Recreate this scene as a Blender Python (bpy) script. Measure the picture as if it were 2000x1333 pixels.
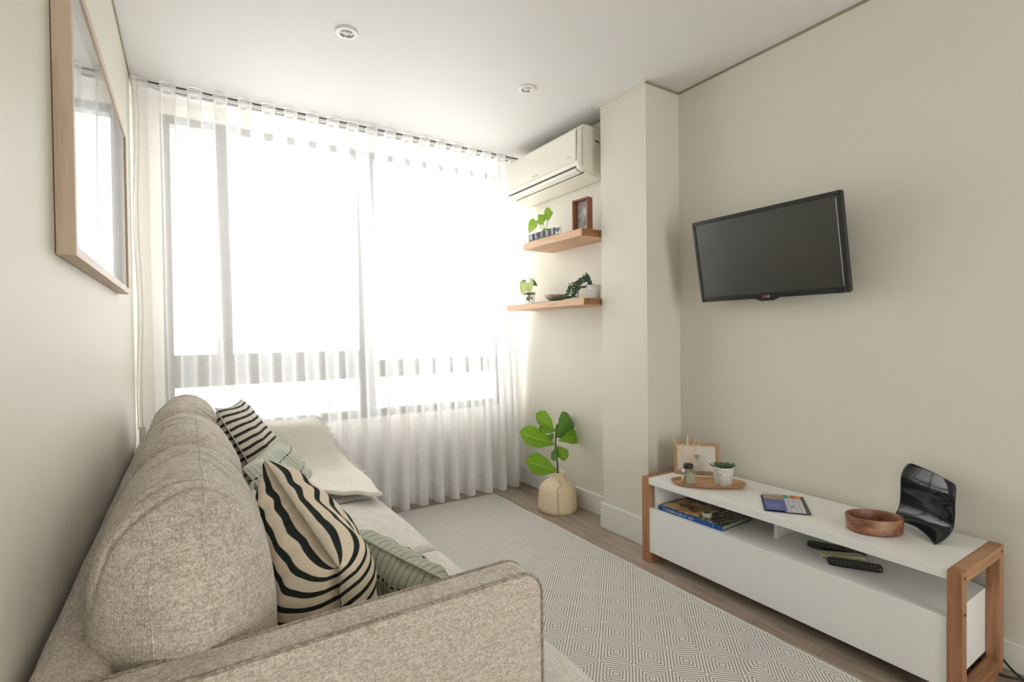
import bpy, math, random
from mathutils import Vector, Matrix, noise
random.seed(7)
S = bpy.context.scene
for o in list(bpy.data.objects): bpy.data.objects.remove(o)

# ---------------------------------------------------------------- camera, sky, light, exposure
FPX = 992.83
RX = Vector((1560.0, -31.5, FPX)).normalized()      # world axes seen in image axes (right, down, forward)
RY = Vector((-632.0, -6.5, FPX)).normalized()
RZ = RX.cross(RY).normalized()
right = Vector((RX[0], RY[0], RZ[0])); down = Vector((RX[1], RY[1], RZ[1])); fwd = Vector((RX[2], RY[2], RZ[2]))
cd = bpy.data.cameras.new('camera'); cam = bpy.data.objects.new('camera', cd)
S.collection.objects.link(cam)
cd.sensor_width = 36; cd.lens = FPX / 2000 * 36; cd.clip_start = 0.02
mw = Matrix((( right[0], -down[0], -fwd[0], 0), (right[1], -down[1], -fwd[1], 0), (right[2], -down[2], -fwd[2], 1.16), (0, 0, 0, 1)))
cam.matrix_world = mw
S.camera = cam

W = bpy.data.worlds.new('overcast'); S.world = W; W.use_nodes = True
bg = W.node_tree.nodes['Background']; bg.inputs[0].default_value = (1.0, 0.985, 0.975, 1); bg.inputs[1].default_value = 10.2
S.view_settings.view_transform = 'Standard'; S.view_settings.look = 'None'
S.view_settings.gamma = 1; S.view_settings.use_curve_mapping = False
S.view_settings.exposure = 0.24

def area(name, loc, rot, sx, sy, power, col=(1, 1, 1), portal=False):
    l = bpy.data.lights.new(name, 'AREA'); l.shape = 'RECTANGLE'; l.size = sx; l.size_y = sy; l.energy = power; l.color = col
    o = bpy.data.objects.new(name, l); S.collection.objects.link(o); o.location = loc; o.rotation_euler = rot
    if portal: l.cycles.is_portal = True
    return o
area('window_daylight', (0.99, 3.60, 1.5), (math.radians(-90), 0, 0), 2.2, 1.8, 1, portal=True)
area('back_fill_portal', (1.05, -2.62, 1.05), (math.radians(90), 0, 0), .86, 2.1, 1, portal=True)  # sampling portal for the added fill opening in the back wall

# ---------------------------------------------------------------- helpers
C = S.collection
class M:
    def __init__(s): s.v = []; s.f = []; s.uv = []
    def add(s, vs, fs, uvs=None, X=None):
        n = len(s.v)
        for p in vs:
            p = Vector(p); s.v.append(X @ p if X else p)
        s.f += [tuple(i + n for i in f) for f in fs]
        s.uv += uvs if uvs else [(0, 0)] * len(vs)
        return s
    def box(s, a, b, X=None):
        x0, y0, z0 = a; x1, y1, z1 = b
        vs = [(x0,y0,z0),(x1,y0,z0),(x1,y1,z0),(x0,y1,z0),(x0,y0,z1),(x1,y0,z1),(x1,y1,z1),(x0,y1,z1)]
        fs = [(0,3,2,1),(4,5,6,7),(0,1,5,4),(1,2,6,5),(2,3,7,6),(3,0,4,7)]
        return s.add(vs, fs, None, X)
    def grid(s, fn, nu, nv, cu=False, X=None, flip=False):
        vs = []; uvs = []; fs = []
        mu = nu if cu else nu + 1
        for j in range(nv + 1):
            for i in range(mu):
                vs.append(fn(i / nu, j / nv)); uvs.append((i / nu, j / nv))
        for j in range(nv):
            for i in range(nu):
                a = j*mu+i; b = j*mu+(i+1) % mu; c = (j+1)*mu+(i+1) % mu; d = (j+1)*mu+i
                fs.append((a,d,c,b) if flip else (a,b,c,d))
        return s.add(vs, fs, uvs, X)
    def lathe(s, prof, c=(0,0,0), seg=32, X=None, cap0=True, cap1=True):
        vs = []; fs = []; n = len(prof)
        for r, z in prof:
            for k in range(seg):
                a = 2*math.pi*k/seg; vs.append((c[0]+r*math.cos(a), c[1]+r*math.sin(a), c[2]+z))
        for j in range(n-1):
            for k in range(seg):
                fs.append((j*seg+k, j*seg+(k+1)%seg, (j+1)*seg+(k+1)%seg, (j+1)*seg+k))
        if cap0: fs.append(tuple(reversed(range(seg))))
        if cap1: fs.append(tuple((n-1)*seg+k for k in range(seg)))
        return s.add(vs, fs, None, X)
    def tube(s, path, r, seg=8, X=None, closed=False):
        P = [Vector(p) for p in path]; n = len(P); vs = []; fs = []
        up = None
        for i, p in enumerate(P):
            if closed: t = (P[(i+1)%n] - P[i-1])
            else: t = (P[min(i+1,n-1)] - P[max(i-1,0)])
            if t.length < 1e-9: t = Vector((0,0,1))
            t.normalize()
            if up is None:
                up = Vector((0,0,1)) if abs(t.z) < .9 else Vector((1,0,0))
            a = t.cross(up).normalized(); b = a.cross(t).normalized(); up = b
            rr = r[i] if isinstance(r, (list, tuple)) else r
            for k in range(seg):
                an = 2*math.pi*k/seg; vs.append(p + (a*math.cos(an) + b*math.sin(an))*rr)
        m = n if closed else n-1
        for i in range(m):
            for k in range(seg):
                j = (i+1) % n
                fs.append((i*seg+k, i*seg+(k+1)%seg, j*seg+(k+1)%seg, j*seg+k))
        if not closed:
            fs.append(tuple(reversed(range(seg)))); fs.append(tuple((n-1)*seg+k for k in range(seg)))
        return s.add(vs, fs, None, X)
    def prism(s, poly, a, b, axis='z', X=None):
        n = len(poly); vs = []
        for h in (a, b):
            for p, q in poly:
                vs.append({'z': (p,q,h), 'y': (p,h,q), 'x': (h,p,q)}[axis])
        fs = [tuple(range(n)), tuple(reversed(range(n, 2*n)))]
        for i in range(n):
            j = (i+1) % n; fs.append((i, i+n, j+n, j))
        return s.add(vs, fs, None, X)
    def build(s, name, mat, parent=None, origin=None, smooth=False, bevel=0, seg=2, fix=True, solid=0, sub=0, **tags):
        if parent is not None: org = Vector(parent['_o'])
        elif origin is not None: org = Vector(origin)
        else:
            lo = [min(v[i] for v in s.v) for i in range(3)]; hi = [max(v[i] for v in s.v) for i in range(3)]
            org = Vector(((lo[0]+hi[0])/2, (lo[1]+hi[1])/2, lo[2]))
        me = bpy.data.meshes.new(name)
        me.from_pydata([v - org for v in s.v], [], s.f)
        uvl = me.uv_layers.new(name='uv')
        for l in me.loops: uvl.data[l.index].uv = s.uv[l.vertex_index]
        if fix:
            import bmesh
            bm = bmesh.new(); bm.from_mesh(me); bmesh.ops.recalc_face_normals(bm, faces=bm.faces); bm.to_mesh(me); bm.free()
        if smooth:
            for p in me.polygons: p.use_smooth = True
        me.materials.append(mat)
        o = bpy.data.objects.new(name, me); C.objects.link(o)
        if parent is not None: o.parent = parent
        else: o.location = org
        o['_o'] = tuple(org)
        if solid:
            m = o.modifiers.new('solid', 'SOLIDIFY'); m.thickness = solid; m.offset = 0
        if bevel:
            m = o.modifiers.new('bevel', 'BEVEL'); m.width = bevel; m.segments = seg; m.limit_method = 'ANGLE'; m.angle_limit = math.radians(40)
            if seg > 2:
                for p in me.polygons: p.use_smooth = True
                w = o.modifiers.new('wn', 'WEIGHTED_NORMAL')
        if sub:
            m = o.modifiers.new('sub', 'SUBSURF'); m.levels = m.render_levels = sub
        for k, v in tags.items(): o[k] = v
        return o
def thing(name, loc, label, category, group=None):
    o = bpy.data.objects.new(name, None); o.empty_display_size = .05; C.objects.link(o); o.location = loc
    o['_o'] = tuple(loc); o['label'] = label; o['category'] = category
    if group: o['group'] = group
    return o
def text_m(s, size, depth, X, align='CENTER', sx=1.0):
    cu = bpy.data.curves.new('t', 'FONT'); cu.body = s; cu.size = size; cu.extrude = depth; cu.align_x = align; cu.align_y = 'CENTER'
    ob = bpy.data.objects.new('t', cu); C.objects.link(ob)
    dg = bpy.context.evaluated_depsgraph_get(); me = bpy.data.meshes.new_from_object(ob.evaluated_get(dg))
    m = M(); m.add([(v.co.x*sx, v.co.y, v.co.z) for v in me.vertices], [tuple(p.vertices) for p in me.polygons], None, X)
    bpy.data.objects.remove(ob); bpy.data.meshes.remove(me)
    return m
def marks(n, size, depth, X, gaps=(), seed=1):
    # illegible small print: short strokes in letter-sized cells, as blurred as the photograph shows them
    rg_ = random.Random(seed); m = M(); w = size*.62; x = -n*w/2
    for k in range(n):
        if k not in gaps:
            m.box((x, -size*.36, 0), (x+size*.12, size*.36, depth), X)
            for q in range(2):
                yy = rg_.choice((-.34, -.04, .26))*size
                m.box((x+size*.12, yy, 0), (x+size*.44, yy+size*.11, depth), X)
            if rg_.random() > .45: m.box((x+size*.36, -size*.30, 0), (x+size*.47, size*rg_.choice((.0, .34)), depth), X)
        x += w
    return m
def frame_mat(o, x, y, z):
    """matrix whose local axes x,y,z are the given world vectors, at o"""
    x, y, z = Vector(x).normalized(), Vector(y).normalized(), Vector(z).normalized()
    return Matrix(((x[0],y[0],z[0],o[0]),(x[1],y[1],z[1],o[1]),(x[2],y[2],z[2],o[2]),(0,0,0,1)))
def rotz(a, o): return Matrix.Translation(Vector(o)) @ Matrix.Rotation(a, 4, 'Z')
def lerp(a, b, t): return a + (b-a)*t
def vl(a, b, t): return Vector(a)*(1-t) + Vector(b)*t

# rounded, slightly puffed cushion block
def soft_fn(lo, hi, r, bulge=0.0, nz=0.0, sc=6.0, seed=0.0, lean=0.0, top_r=None, ridge=0.0, rk=40.0):
    lo = Vector(lo); hi = Vector(hi); c = (lo+hi)/2; h = (hi-lo)/2
    if not isinstance(r, (tuple, list)): r = (r, r, r)
    r = Vector([min(r[i], h[i]*.999) for i in range(3)])
    def f(p):
        q = Vector([p[i]*h[i] for i in range(3)])
        k = Vector([max(-(h[i]-r[i]), min(h[i]-r[i], q[i])) for i in range(3)])
        d = Vector([(q[i]-k[i])/r[i] for i in range(3)])
        if d.length > 1e-6: d.normalize()
        pos = k + Vector([d[i]*r[i] for i in range(3)])
        a = [1 - min(1, abs(pos[i]/h[i]))**2 for i in range(3)]
        b = Vector((d[0]*a[1]*a[2], d[1]*a[0]*a[2], d[2]*a[0]*a[1])) * bulge
        pos = pos + b
        w = c + pos
        if nz:
            n = noise.noise(Vector((w.x*sc+seed, w.y*sc, w.z*sc))) + .5*noise.noise(Vector((w.x*sc*2.3, w.y*sc*2.3+seed, w.z*sc*2.3)))
            pos = pos + d*n*nz
        if ridge:
            ph = w.y*rk + 4.5*noise.noise(Vector((w.x*5+seed, w.y*3, w.z*5)))
            amp = max(0, noise.noise(Vector((w.x*4, w.y*5+seed, w.z*4+3)))+.45)
            pos = pos + d*(.35-math.exp(-(math.sin(ph)/.24)**2))*ridge*amp*max(0, d[2]+.35)*max(0, 1-1.3*abs(d[1]))
        out = c + pos
        if lean: out.x += lean*(1-(out.z-lo.z)/(hi.z-lo.z))
        return out
    return f
def soft(m, f, n=20, ny=None):
    ny = ny or n
    def ease(t): return math.sin((2*t-1)*math.pi/2)*.35 + (2*t-1)*.65
    for ax in range(3):
        for sg in (-1, 1):
            o1, o2 = [(1,2),(0,2),(0,1)][ax]
            def g(u, v, ax=ax, sg=sg, o1=o1, o2=o2):
                p = [0,0,0]; p[ax] = sg; p[o1] = ease(u); p[o2] = ease(v); return f(p)
            m.grid(g, ny if o1 == 1 else n, ny if o2 == 1 else n, flip=(sg < 0) ^ (ax == 1))
    return m
def weld(o, d=1e-4):
    w = o.modifiers.new('weld', 'WELD'); w.merge_threshold = d

# ---------------------------------------------------------------- materials
def nt(name):
    m = bpy.data.materials.new(name); m.use_nodes = True; t = m.node_tree
    return m, t, t.nodes['Principled BSDF']
def L(t, a, b): t.links.new(a, b)
def N(t, typ, **k):
    n = t.nodes.new(typ)
    for a, v in k.items(): setattr(n, a, v)
    return n
def coords(t, scale=(1,1,1), kind='Object', rot=(0,0,0)):
    tc = N(t, 'ShaderNodeTexCoord'); mp = N(t, 'ShaderNodeMapping'); mp.inputs['Scale'].default_value = scale; mp.inputs['Rotation'].default_value = rot
    L(t, tc.outputs[kind], mp.inputs[0]); return mp.outputs[0]
def ramp(t, src, stops):
    r = N(t, 'ShaderNodeValToRGB'); e = r.color_ramp.elements
    while len(e) < len(stops): e.new(.5)
    for i, (p, c) in enumerate(stops):
        e[i].position = p; e[i].color = (*c, 1) if len(c) == 3 else c
    L(t, src, r.inputs[0]); return r.outputs[0]
def math_(t, op, a, b=None, c=None):
    n = N(t, 'ShaderNodeMath', operation=op)
    for i, x in enumerate((a, b, c)):
        if x is None: continue
        if isinstance(x, (int, float)): n.inputs[i].default_value = x
        else: L(t, x, n.inputs[i])
    return n.outputs[0]
def bump(t, b, h, strength=.3, dist=.002):
    n = N(t, 'ShaderNodeBump'); n.inputs['Strength'].default_value = strength; n.inputs['Distance'].default_value = dist
    L(t, h, n.inputs['Height']); L(t, n.outputs[0], b.inputs['Normal'])
def mix(t, f, a, b):
    n = N(t, 'ShaderNodeMix', data_type='RGBA')
    for i, x in ((0, f), (6, a), (7, b)):
        if isinstance(x, (int, float)): n.inputs[i].default_value = x
        elif isinstance(x, tuple): n.inputs[i].default_value = (*x, 1)
        else: L(t, x, n.inputs[i])
    return n.outputs[2]
def plain(name, col, rough=.5, metal=0, coat=0, nsc=40, nb=.0, var=.0, trans=0, ior=None, spec=None):
    m, t, b = nt(name)
    b.inputs['Base Color'].default_value = (*col, 1); b.inputs['Roughness'].default_value = rough; b.inputs['Metallic'].default_value = metal
    b.inputs['Coat Weight'].default_value = coat; b.inputs['Coat Roughness'].default_value = .05
    if trans: b.inputs['Transmission Weight'].default_value = trans
    if ior: b.inputs['IOR'].default_value = ior
    if spec is not None: b.inputs['Specular IOR Level'].default_value = spec
    n = N(t, 'ShaderNodeTexNoise'); n.inputs['Scale'].default_value = nsc; n.inputs['Detail'].default_value = 3; L(t, coords(t), n.inputs['Vector'])
    if var:
        c2 = tuple(max(0, c*(1-var)) for c in col)
        L(t, mix(t, n.outputs[0], c2, tuple(min(1, c*(1+var*.5)) for c in col)), b.inputs['Base Color'])
    if nb: bump(t, b, n.outputs[0], nb, .001)
    return m
def wood(name, c1, c2, axis='y', sc=14, rough=.45, stretch=10, dark=None):
    m, t, b = nt(name)
    s = {'x': (1/stretch*sc, sc*1.6, sc*1.6), 'y': (sc*1.6, 1/stretch*sc, sc*1.6), 'z': (sc*1.6, sc*1.6, 1/stretch*sc)}[axis]
    v = coords(t, s)
    n = N(t, 'ShaderNodeTexNoise'); n.inputs['Scale'].default_value = 2.2; n.inputs['Detail'].default_value = 7; n.inputs['Roughness'].default_value = .62; n.inputs['Distortion'].default_value = .6; L(t, v, n.inputs['Vector'])
    oi = N(t, 'ShaderNodeObjectInfo')
    f = math_(t, 'ADD', n.outputs[0], math_(t, 'MULTIPLY', math_(t, 'SUBTRACT', oi.outputs['Random'], .5), .16))
    st = [(.30, c1), (.62, c2)]
    if dark: st = [(.18, dark), (.42, c1), (.66, c2)]
    L(t, ramp(t, f, st), b.inputs['Base Color']); b.inputs['Roughness'].default_value = rough
    bump(t, b, n.outputs[0], .12, .001)
    return m

paint = plain('wall_paint', (.755, .72, .625), .55, nsc=180, nb=.04, var=.02)
paint_w = plain('ceiling_paint', (.79, .78, .76), .6, nsc=160, nb=.03)
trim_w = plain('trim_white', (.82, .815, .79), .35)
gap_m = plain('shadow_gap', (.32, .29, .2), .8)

def plank_mat():
    m, t, b = nt('plank_vinyl')
    v = coords(t, (26, 2.2, 26))
    n = N(t, 'ShaderNodeTexNoise'); n.inputs['Scale'].default_value = 1.6; n.inputs['Detail'].default_value = 8; n.inputs['Roughness'].default_value = .6; n.inputs['Distortion'].default_value = 1.2; L(t, v, n.inputs['Vector'])
    v2 = coords(t, (5, 1.1, 5)); k = N(t, 'ShaderNodeTexNoise'); k.inputs['Scale'].default_value = 1.3; k.inputs['Detail'].default_value = 4; L(t, v2, k.inputs['Vector'])
    oi = N(t, 'ShaderNodeObjectInfo')
    f = math_(t, 'ADD', math_(t, 'MULTIPLY', n.outputs[0], .62), math_(t, 'MULTIPLY', k.outputs[0], .38))
    f = math_(t, 'ADD', f, math_(t, 'MULTIPLY', math_(t, 'SUBTRACT', oi.outputs['Random'], .5), .12))
    L(t, ramp(t, f, [(.28, (.17, .125, .095)), (.45, (.31, .24, .19)), (.58, (.42, .34, .275)), (.72, (.52, .44, .37))]), b.inputs['Base Color'])
    b.inputs['Roughness'].default_value = .42
    bump(t, b, n.outputs[0], .15, .001)
    return m
plank_m = plank_mat()
subfloor_m = plain('floor_joint', (.05, .04, .03), .9)

def tweed(name, a, b_, c, sc=230, bs=.9, dist=.002, rough=.95, mel=.5):
    m, t, b = nt(name)
    v = coords(t, (1, .8, 1.15))
    vo = N(t, 'ShaderNodeTexVoronoi'); vo.inputs['Scale'].default_value = sc; vo.inputs['Randomness'].default_value = .55; L(t, v, vo.inputs['Vector'])
    n2 = N(t, 'ShaderNodeTexNoise'); n2.inputs['Scale'].default_value = 90; n2.inputs['Detail'].default_value = 4; L(t, v, n2.inputs['Vector'])
    sl = N(t, 'ShaderNodeTexNoise'); sl.inputs['Scale'].default_value = 1; sl.inputs['Detail'].default_value = 3; L(t, coords(t, (14, 14, 240)), sl.inputs['Vector'])
    sep = N(t, 'ShaderNodeSeparateColor'); L(t, vo.outputs['Color'], sep.inputs[0])
    f = math_(t, 'ADD', math_(t, 'MULTIPLY', sep.outputs[0], mel), math_(t, 'MULTIPLY', n2.outputs[0], .62-mel*.3))
    f = math_(t, 'ADD', f, math_(t, 'MULTIPLY', math_(t, 'SUBTRACT', sl.outputs[0], .5), .5))
    col = ramp(t, f, [(.25, a), (.52, b_), (.85, c)])
    dk = ramp(t, vo.outputs['Distance'], [(.30, (1, 1, 1)), (.75, (.70, .63, .56))])
    mm = N(t, 'ShaderNodeMix', data_type='RGBA', blend_type='MULTIPLY'); mm.inputs[0].default_value = .75
    L(t, col, mm.inputs[6]); L(t, dk, mm.inputs[7])
    L(t, mm.outputs[2], b.inputs['Base Color'])
    b.inputs['Roughness'].default_value = rough; b.inputs['Sheen Weight'].default_value = .25
    b.inputs['Specular IOR Level'].default_value = .15
    inv = math_(t, 'SUBTRACT', 1, vo.outputs['Distance'])
    bump(t, b, inv, bs, dist)
    return m
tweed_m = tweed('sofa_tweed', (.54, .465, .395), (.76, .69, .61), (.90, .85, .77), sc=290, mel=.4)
tweed_seat_lit = tweed('sofa_seat_tweed_lit', (.74, .70, .655), (.85, .82, .775), (.92, .90, .865), sc=330, bs=.35, mel=.25)  # lighter copy of the sofa tweed: window light on the seats put into the colour
piping_m = tweed('piping_tweed', (.30, .25, .20), (.44, .38, .32), (.58, .52, .45))

def stripe_mat(name, light, dark, n, duty, wob=.25, ph=0.0, soft_=.04, vary=0.0):
    m, t, b = nt(name)
    tc = N(t, 'ShaderNodeTexCoord'); sp = N(t, 'ShaderNodeSeparateXYZ'); L(t, tc.outputs['UV'], sp.inputs[0])
    ns = N(t, 'ShaderNodeTexNoise'); ns.inputs['Scale'].default_value = 5; ns.inputs['Detail'].default_value = 2; L(t, tc.outputs['UV'], ns.inputs['Vector'])
    w = math_(t, 'MULTIPLY', math_(t, 'SUBTRACT', ns.outputs[0], .5), wob)
    f = math_(t, 'FRACT', math_(t, 'ADD', math_(t, 'ADD', math_(t, 'MULTIPLY', sp.outputs[1], n), w), ph))
    d = math_(t, 'ABSOLUTE', math_(t, 'SUBTRACT', f, .5))
    k = ramp(t, d, [(duty/2-soft_/2, (1, 1, 1)), (duty/2+soft_/2, (0, 0, 0))])
    fn = N(t, 'ShaderNodeTexNoise'); fn.inputs['Scale'].default_value = 260; fn.inputs['Detail'].default_value = 2; L(t, coords(t, (1, 1, 1)), fn.inputs['Vector'])
    la = mix(t, fn.outputs[0], tuple(c*.86 for c in light), tuple(min(1, c*1.1) for c in light))
    da = mix(t, fn.outputs[0], tuple(c*.6 for c in dark), tuple(c*1.6 for c in dark))
    L(t, mix(t, k, la, da), b.inputs['Base Color'])
    b.inputs['Roughness'].default_value = .9; b.inputs['Specular IOR Level'].default_value = .15
    wv = N(t, 'ShaderNodeTexNoise'); wv.inputs['Scale'].default_value = 1; wv.inputs['Detail'].default_value = 3; L(t, coords(t, (9, 60, 1), 'UV'), wv.inputs['Vector'])
    pu = N(t, 'ShaderNodeTexNoise'); pu.inputs['Scale'].default_value = 1; pu.inputs['Detail'].default_value = 2; L(t, coords(t, (26, 7, 1), 'UV'), pu.inputs['Vector'])
    bump(t, b, math_(t, 'ADD', math_(t, 'MULTIPLY', fn.outputs[0], .12), pu.outputs[0]), .55, .006)
    return m
def dot_mat(name, base):
    m, t, b = nt(name)
    tc = N(t, 'ShaderNodeTexCoord'); sp = N(t, 'ShaderNodeSeparateXYZ'); L(t, tc.outputs['UV'], sp.inputs[0])
    u, v = sp.outputs[0], sp.outputs[1]
    ns = N(t, 'ShaderNodeTexNoise'); ns.inputs['Scale'].default_value = 7; L(t, tc.outputs['UV'], ns.inputs['Vector'])
    w = math_(t, 'MULTIPLY', math_(t, 'SUBTRACT', ns.outputs[0], .5), .35)
    fu = math_(t, 'ABSOLUTE', math_(t, 'SUBTRACT', math_(t, 'FRACT', math_(t, 'ADD', math_(t, 'MULTIPLY', u, 20), w)), .5))
    line = math_(t, 'LESS_THAN', fu, .055)
    fv = math_(t, 'ABSOLUTE', math_(t, 'SUBTRACT', math_(t, 'FRACT', math_(t, 'ADD', math_(t, 'MULTIPLY', v, 3.0), .28)), .5))
    dist = math_(t, 'ADD', math_(t, 'POWER', math_(t, 'MULTIPLY', fu, 3.0), 2), math_(t, 'POWER', math_(t, 'MULTIPLY', fv, 16), 2))
    dot = math_(t, 'LESS_THAN', dist, .8)
    notl = math_(t, 'GREATER_THAN', fv, .10)
    ln = math_(t, 'MULTIPLY', math_(t, 'MULTIPLY', line, notl), .72)
    k = math_(t, 'MAXIMUM', ln, math_(t, 'MULTIPLY', dot, .95))
    L(t, mix(t, k, base, (.035, .045, .045)), b.inputs['Base Color'])
    b.inputs['Roughness'].default_value = .9; b.inputs['Specular IOR Level'].default_value = .15
    pu = N(t, 'ShaderNodeTexNoise'); pu.inputs['Scale'].default_value = 9; pu.inputs['Detail'].default_value = 2; L(t, tc.outputs['UV'], pu.inputs['Vector'])
    bump(t, b, math_(t, 'ADD', math_(t, 'MULTIPLY', fu, .5), pu.outputs[0]), .6, .006)
    return m

def rug_mat():
    m, t, b = nt('rug_weave')
    tc = N(t, 'ShaderNodeTexCoord'); sp = N(t, 'ShaderNodeSeparateXYZ'); L(t, tc.outputs['UV'], sp.inputs[0])
    x, y = sp.outputs[0], sp.outputs[1]
    P = .1685
    ns = N(t, 'ShaderNodeTexNoise'); ns.inputs['Scale'].default_value = 9; L(t, tc.outputs['UV'], ns.inputs['Vector'])
    w = math_(t, 'MULTIPLY', math_(t, 'SUBTRACT', ns.outputs[0], .5), .010)
    p = math_(t, 'ADD', math_(t, 'ADD', x, y), w); q = math_(t, 'SUBTRACT', x, y)
    def cell(s, c):
        f = math_(t, 'FRACT', math_(t, 'ADD', math_(t, 'DIVIDE', math_(t, 'SUBTRACT', s, c), P), .5))
        return math_(t, 'MULTIPLY', math_(t, 'ABSOLUTE', math_(t, 'SUBTRACT', f, .5)), 2)
    d = math_(t, 'MAXIMUM', cell(p, 2.786), cell(q, -.222))
    s = math_(t, 'FRACT', math_(t, 'ADD', math_(t, 'MULTIPLY', d, 5.5), .5))
    k = ramp(t, math_(t, 'ABSOLUTE', math_(t, 'SUBTRACT', s, .5)), [(.13, (1, 1, 1)), (.24, (0, 0, 0))])
    fn = N(t, 'ShaderNodeTexNoise'); fn.inputs['Scale'].default_value = 330; fn.inputs['Detail'].default_value = 2; L(t, tc.outputs['UV'], fn.inputs['Vector'])
    lt = mix(t, fn.outputs[0], (.62, .595, .56), (.90, .875, .83))
    dk = mix(t, fn.outputs[0], (.20, .185, .17), (.40, .375, .35))
    edge = math_(t, 'GREATER_THAN', x, 1.830)
    c = mix(t, edge, mix(t, k, lt, dk), (.78, .74, .66))
    L(t, c, b.inputs['Base Color'])
    b.inputs['Roughness'].default_value = .95; b.inputs['Specular IOR Level'].default_value = .1
    bump(t, b, math_(t, 'ADD', math_(t, 'MULTIPLY', k, -.8), fn.outputs[0]), .5, .002)
    return m

def curtain_mat():
    m, t, b = nt('sheer_voile')
    out = t.nodes['Material Output']
    tr = N(t, 'ShaderNodeBsdfTransparent'); tr.inputs[0].default_value = (1, 1, 1, 1)
    tl = N(t, 'ShaderNodeBsdfTranslucent'); tl.inputs[0].default_value = (.96, .95, .945, 1)
    df = N(t, 'ShaderNodeBsdfDiffuse'); df.inputs[0].default_value = (.94, .93, .925, 1)
    m1 = N(t, 'ShaderNodeMixShader'); m1.inputs[0].default_value = .875; L(t, tl.outputs[0], m1.inputs[1]); L(t, df.outputs[0], m1.inputs[2])
    wv = N(t, 'ShaderNodeTexNoise'); wv.inputs['Scale'].default_value = 1; wv.inputs['Detail'].default_value = 2; L(t, coords(t, (40, 40, 500)), wv.inputs['Vector'])
    lw = N(t, 'ShaderNodeLayerWeight'); lw.inputs[0].default_value = .45
    a = math_(t, 'ADD', math_(t, 'MULTIPLY', math_(t, 'SUBTRACT', wv.outputs[0], .5), .22), .58)
    a = math_(t, 'MINIMUM', math_(t, 'ADD', a, math_(t, 'MULTIPLY', lw.outputs['Facing'], .48)), .97)
    m2 = N(t, 'ShaderNodeMixShader'); L(t, a, m2.inputs[0]); L(t, tr.outputs[0], m2.inputs[1]); L(t, m1.outputs[0], m2.inputs[2])
    L(t, m2.outputs[0], out.inputs[0])
    return m
def pane_mat(name, tint=(.97, .985, .98), ior=1.45):
    m, t, b = nt(name); out = t.nodes['Material Output']
    tr = N(t, 'ShaderNodeBsdfTransparent'); tr.inputs[0].default_value = (*tint, 1)
    gl = N(t, 'ShaderNodeBsdfGlossy'); gl.inputs['Roughness'].default_value = .015
    fr = N(t, 'ShaderNodeLayerWeight'); fr.inputs[0].default_value = .5
    fk = math_(t, 'ADD', math_(t, 'MULTIPLY', math_(t, 'POWER', fr.outputs['Facing'], 4.5), .85), .18*(ior-1))
    mx = N(t, 'ShaderNodeMixShader'); L(t, fk, mx.inputs[0]); L(t, tr.outputs[0], mx.inputs[1]); L(t, gl.outputs[0], mx.inputs[2])
    L(t, mx.outputs[0], out.inputs[0]); return m
pane_m = pane_mat('window_glass')
picglass_m = pane_mat('picture_glass', (.99, .99, .99), 1.22)
frame_alu = plain('window_aluminium', (.10, .105, .11), .5)
curtain_m = curtain_mat()

# ---------------------------------------------------------------- the room
H = 2.5; XL = -.233; XT = 2.34; XA = 2.205; XC = 2.076; YC0 = 1.91; YC1 = 2.262; YW = 3.45; YB = -2.55
def struct(m, name, mat, **k): return m.build(name, mat, kind='structure', **k)
m = M(); m.box((XL-.2, YB-.2, -.12), (XT+.2, YW+.2, -.004)); floor = struct(m, 'floor', subfloor_m)
pw = .178; x = XL - .03; col = 0
while x < XT:
    x1 = min(x+pw, XT); y = YB + [-.2, -.95, -.55, -.05][col % 4]
    if col == 11: y = YB - .25
    while y < YW:
        y1 = y + 1.23
        a, b_ = max(y, YB), min(y1, YW)
        if b_ - a > .02:
            mm = M(); mm.box((max(x, XL)+.0006, a+.0006, -.004), (x1-.0006, b_-.0006, 0)); mm.build('plank', plank_m, floor)
        y = y1
    x += pw; col += 1

m = M(); m.box((XL-.15, YB-.15, -.1), (XL, YW+.15, H)); struct(m, 'wall_left', paint)
m = M(); m.box((XT, YB-.15, -.1), (XT+.15, YC0+.1, H)); struct(m, 'wall_right', paint)
m = M(); m.box((XA, YC1-.1, -.1), (XT+.15, YW+.15, H)); struct(m, 'wall_alcove', paint)
m = M(); m.box((XC, YC0, -.1), (XT+.15, YC1, H)); struct(m, 'wall_pillar', paint)
WX0, WX1, WZ0, WZ1 = -.115, 2.095, .60, 2.415
m = M()
m.box((XL-.15, YW, -.1), (WX0, YW+.2, H)); m.box((WX1, YW, -.1), (XT+.15, YW+.2, H))
m.box((WX0, YW, -.1), (WX1, YW+.2, WZ0)); m.box((WX0, YW, WZ1), (WX1, YW+.2, H))
struct(m, 'wall_front', paint)
BX0, BX1, BZ1 = 0.52, 1.58, 2.15  # opening added to the unseen back wall to let in fill light
m = M()
m.box((XL-.15, YB-.15, -.1), (BX0, YB, H)); m.box((BX1, YB-.15, -.1), (XT+.15, YB, H)); m.box((BX0, YB-.15, BZ1), (BX1, YB, H)); m.box((BX0, YB-.15, -.1), (BX1, YB, 0))
struct(m, 'wall_back', paint)
m = M(); m.box((XL-.15, YB-.15, H), (XT+.15, YW+.2, H+.12)); ceil = struct(m, 'ceiling', paint_w)
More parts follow.
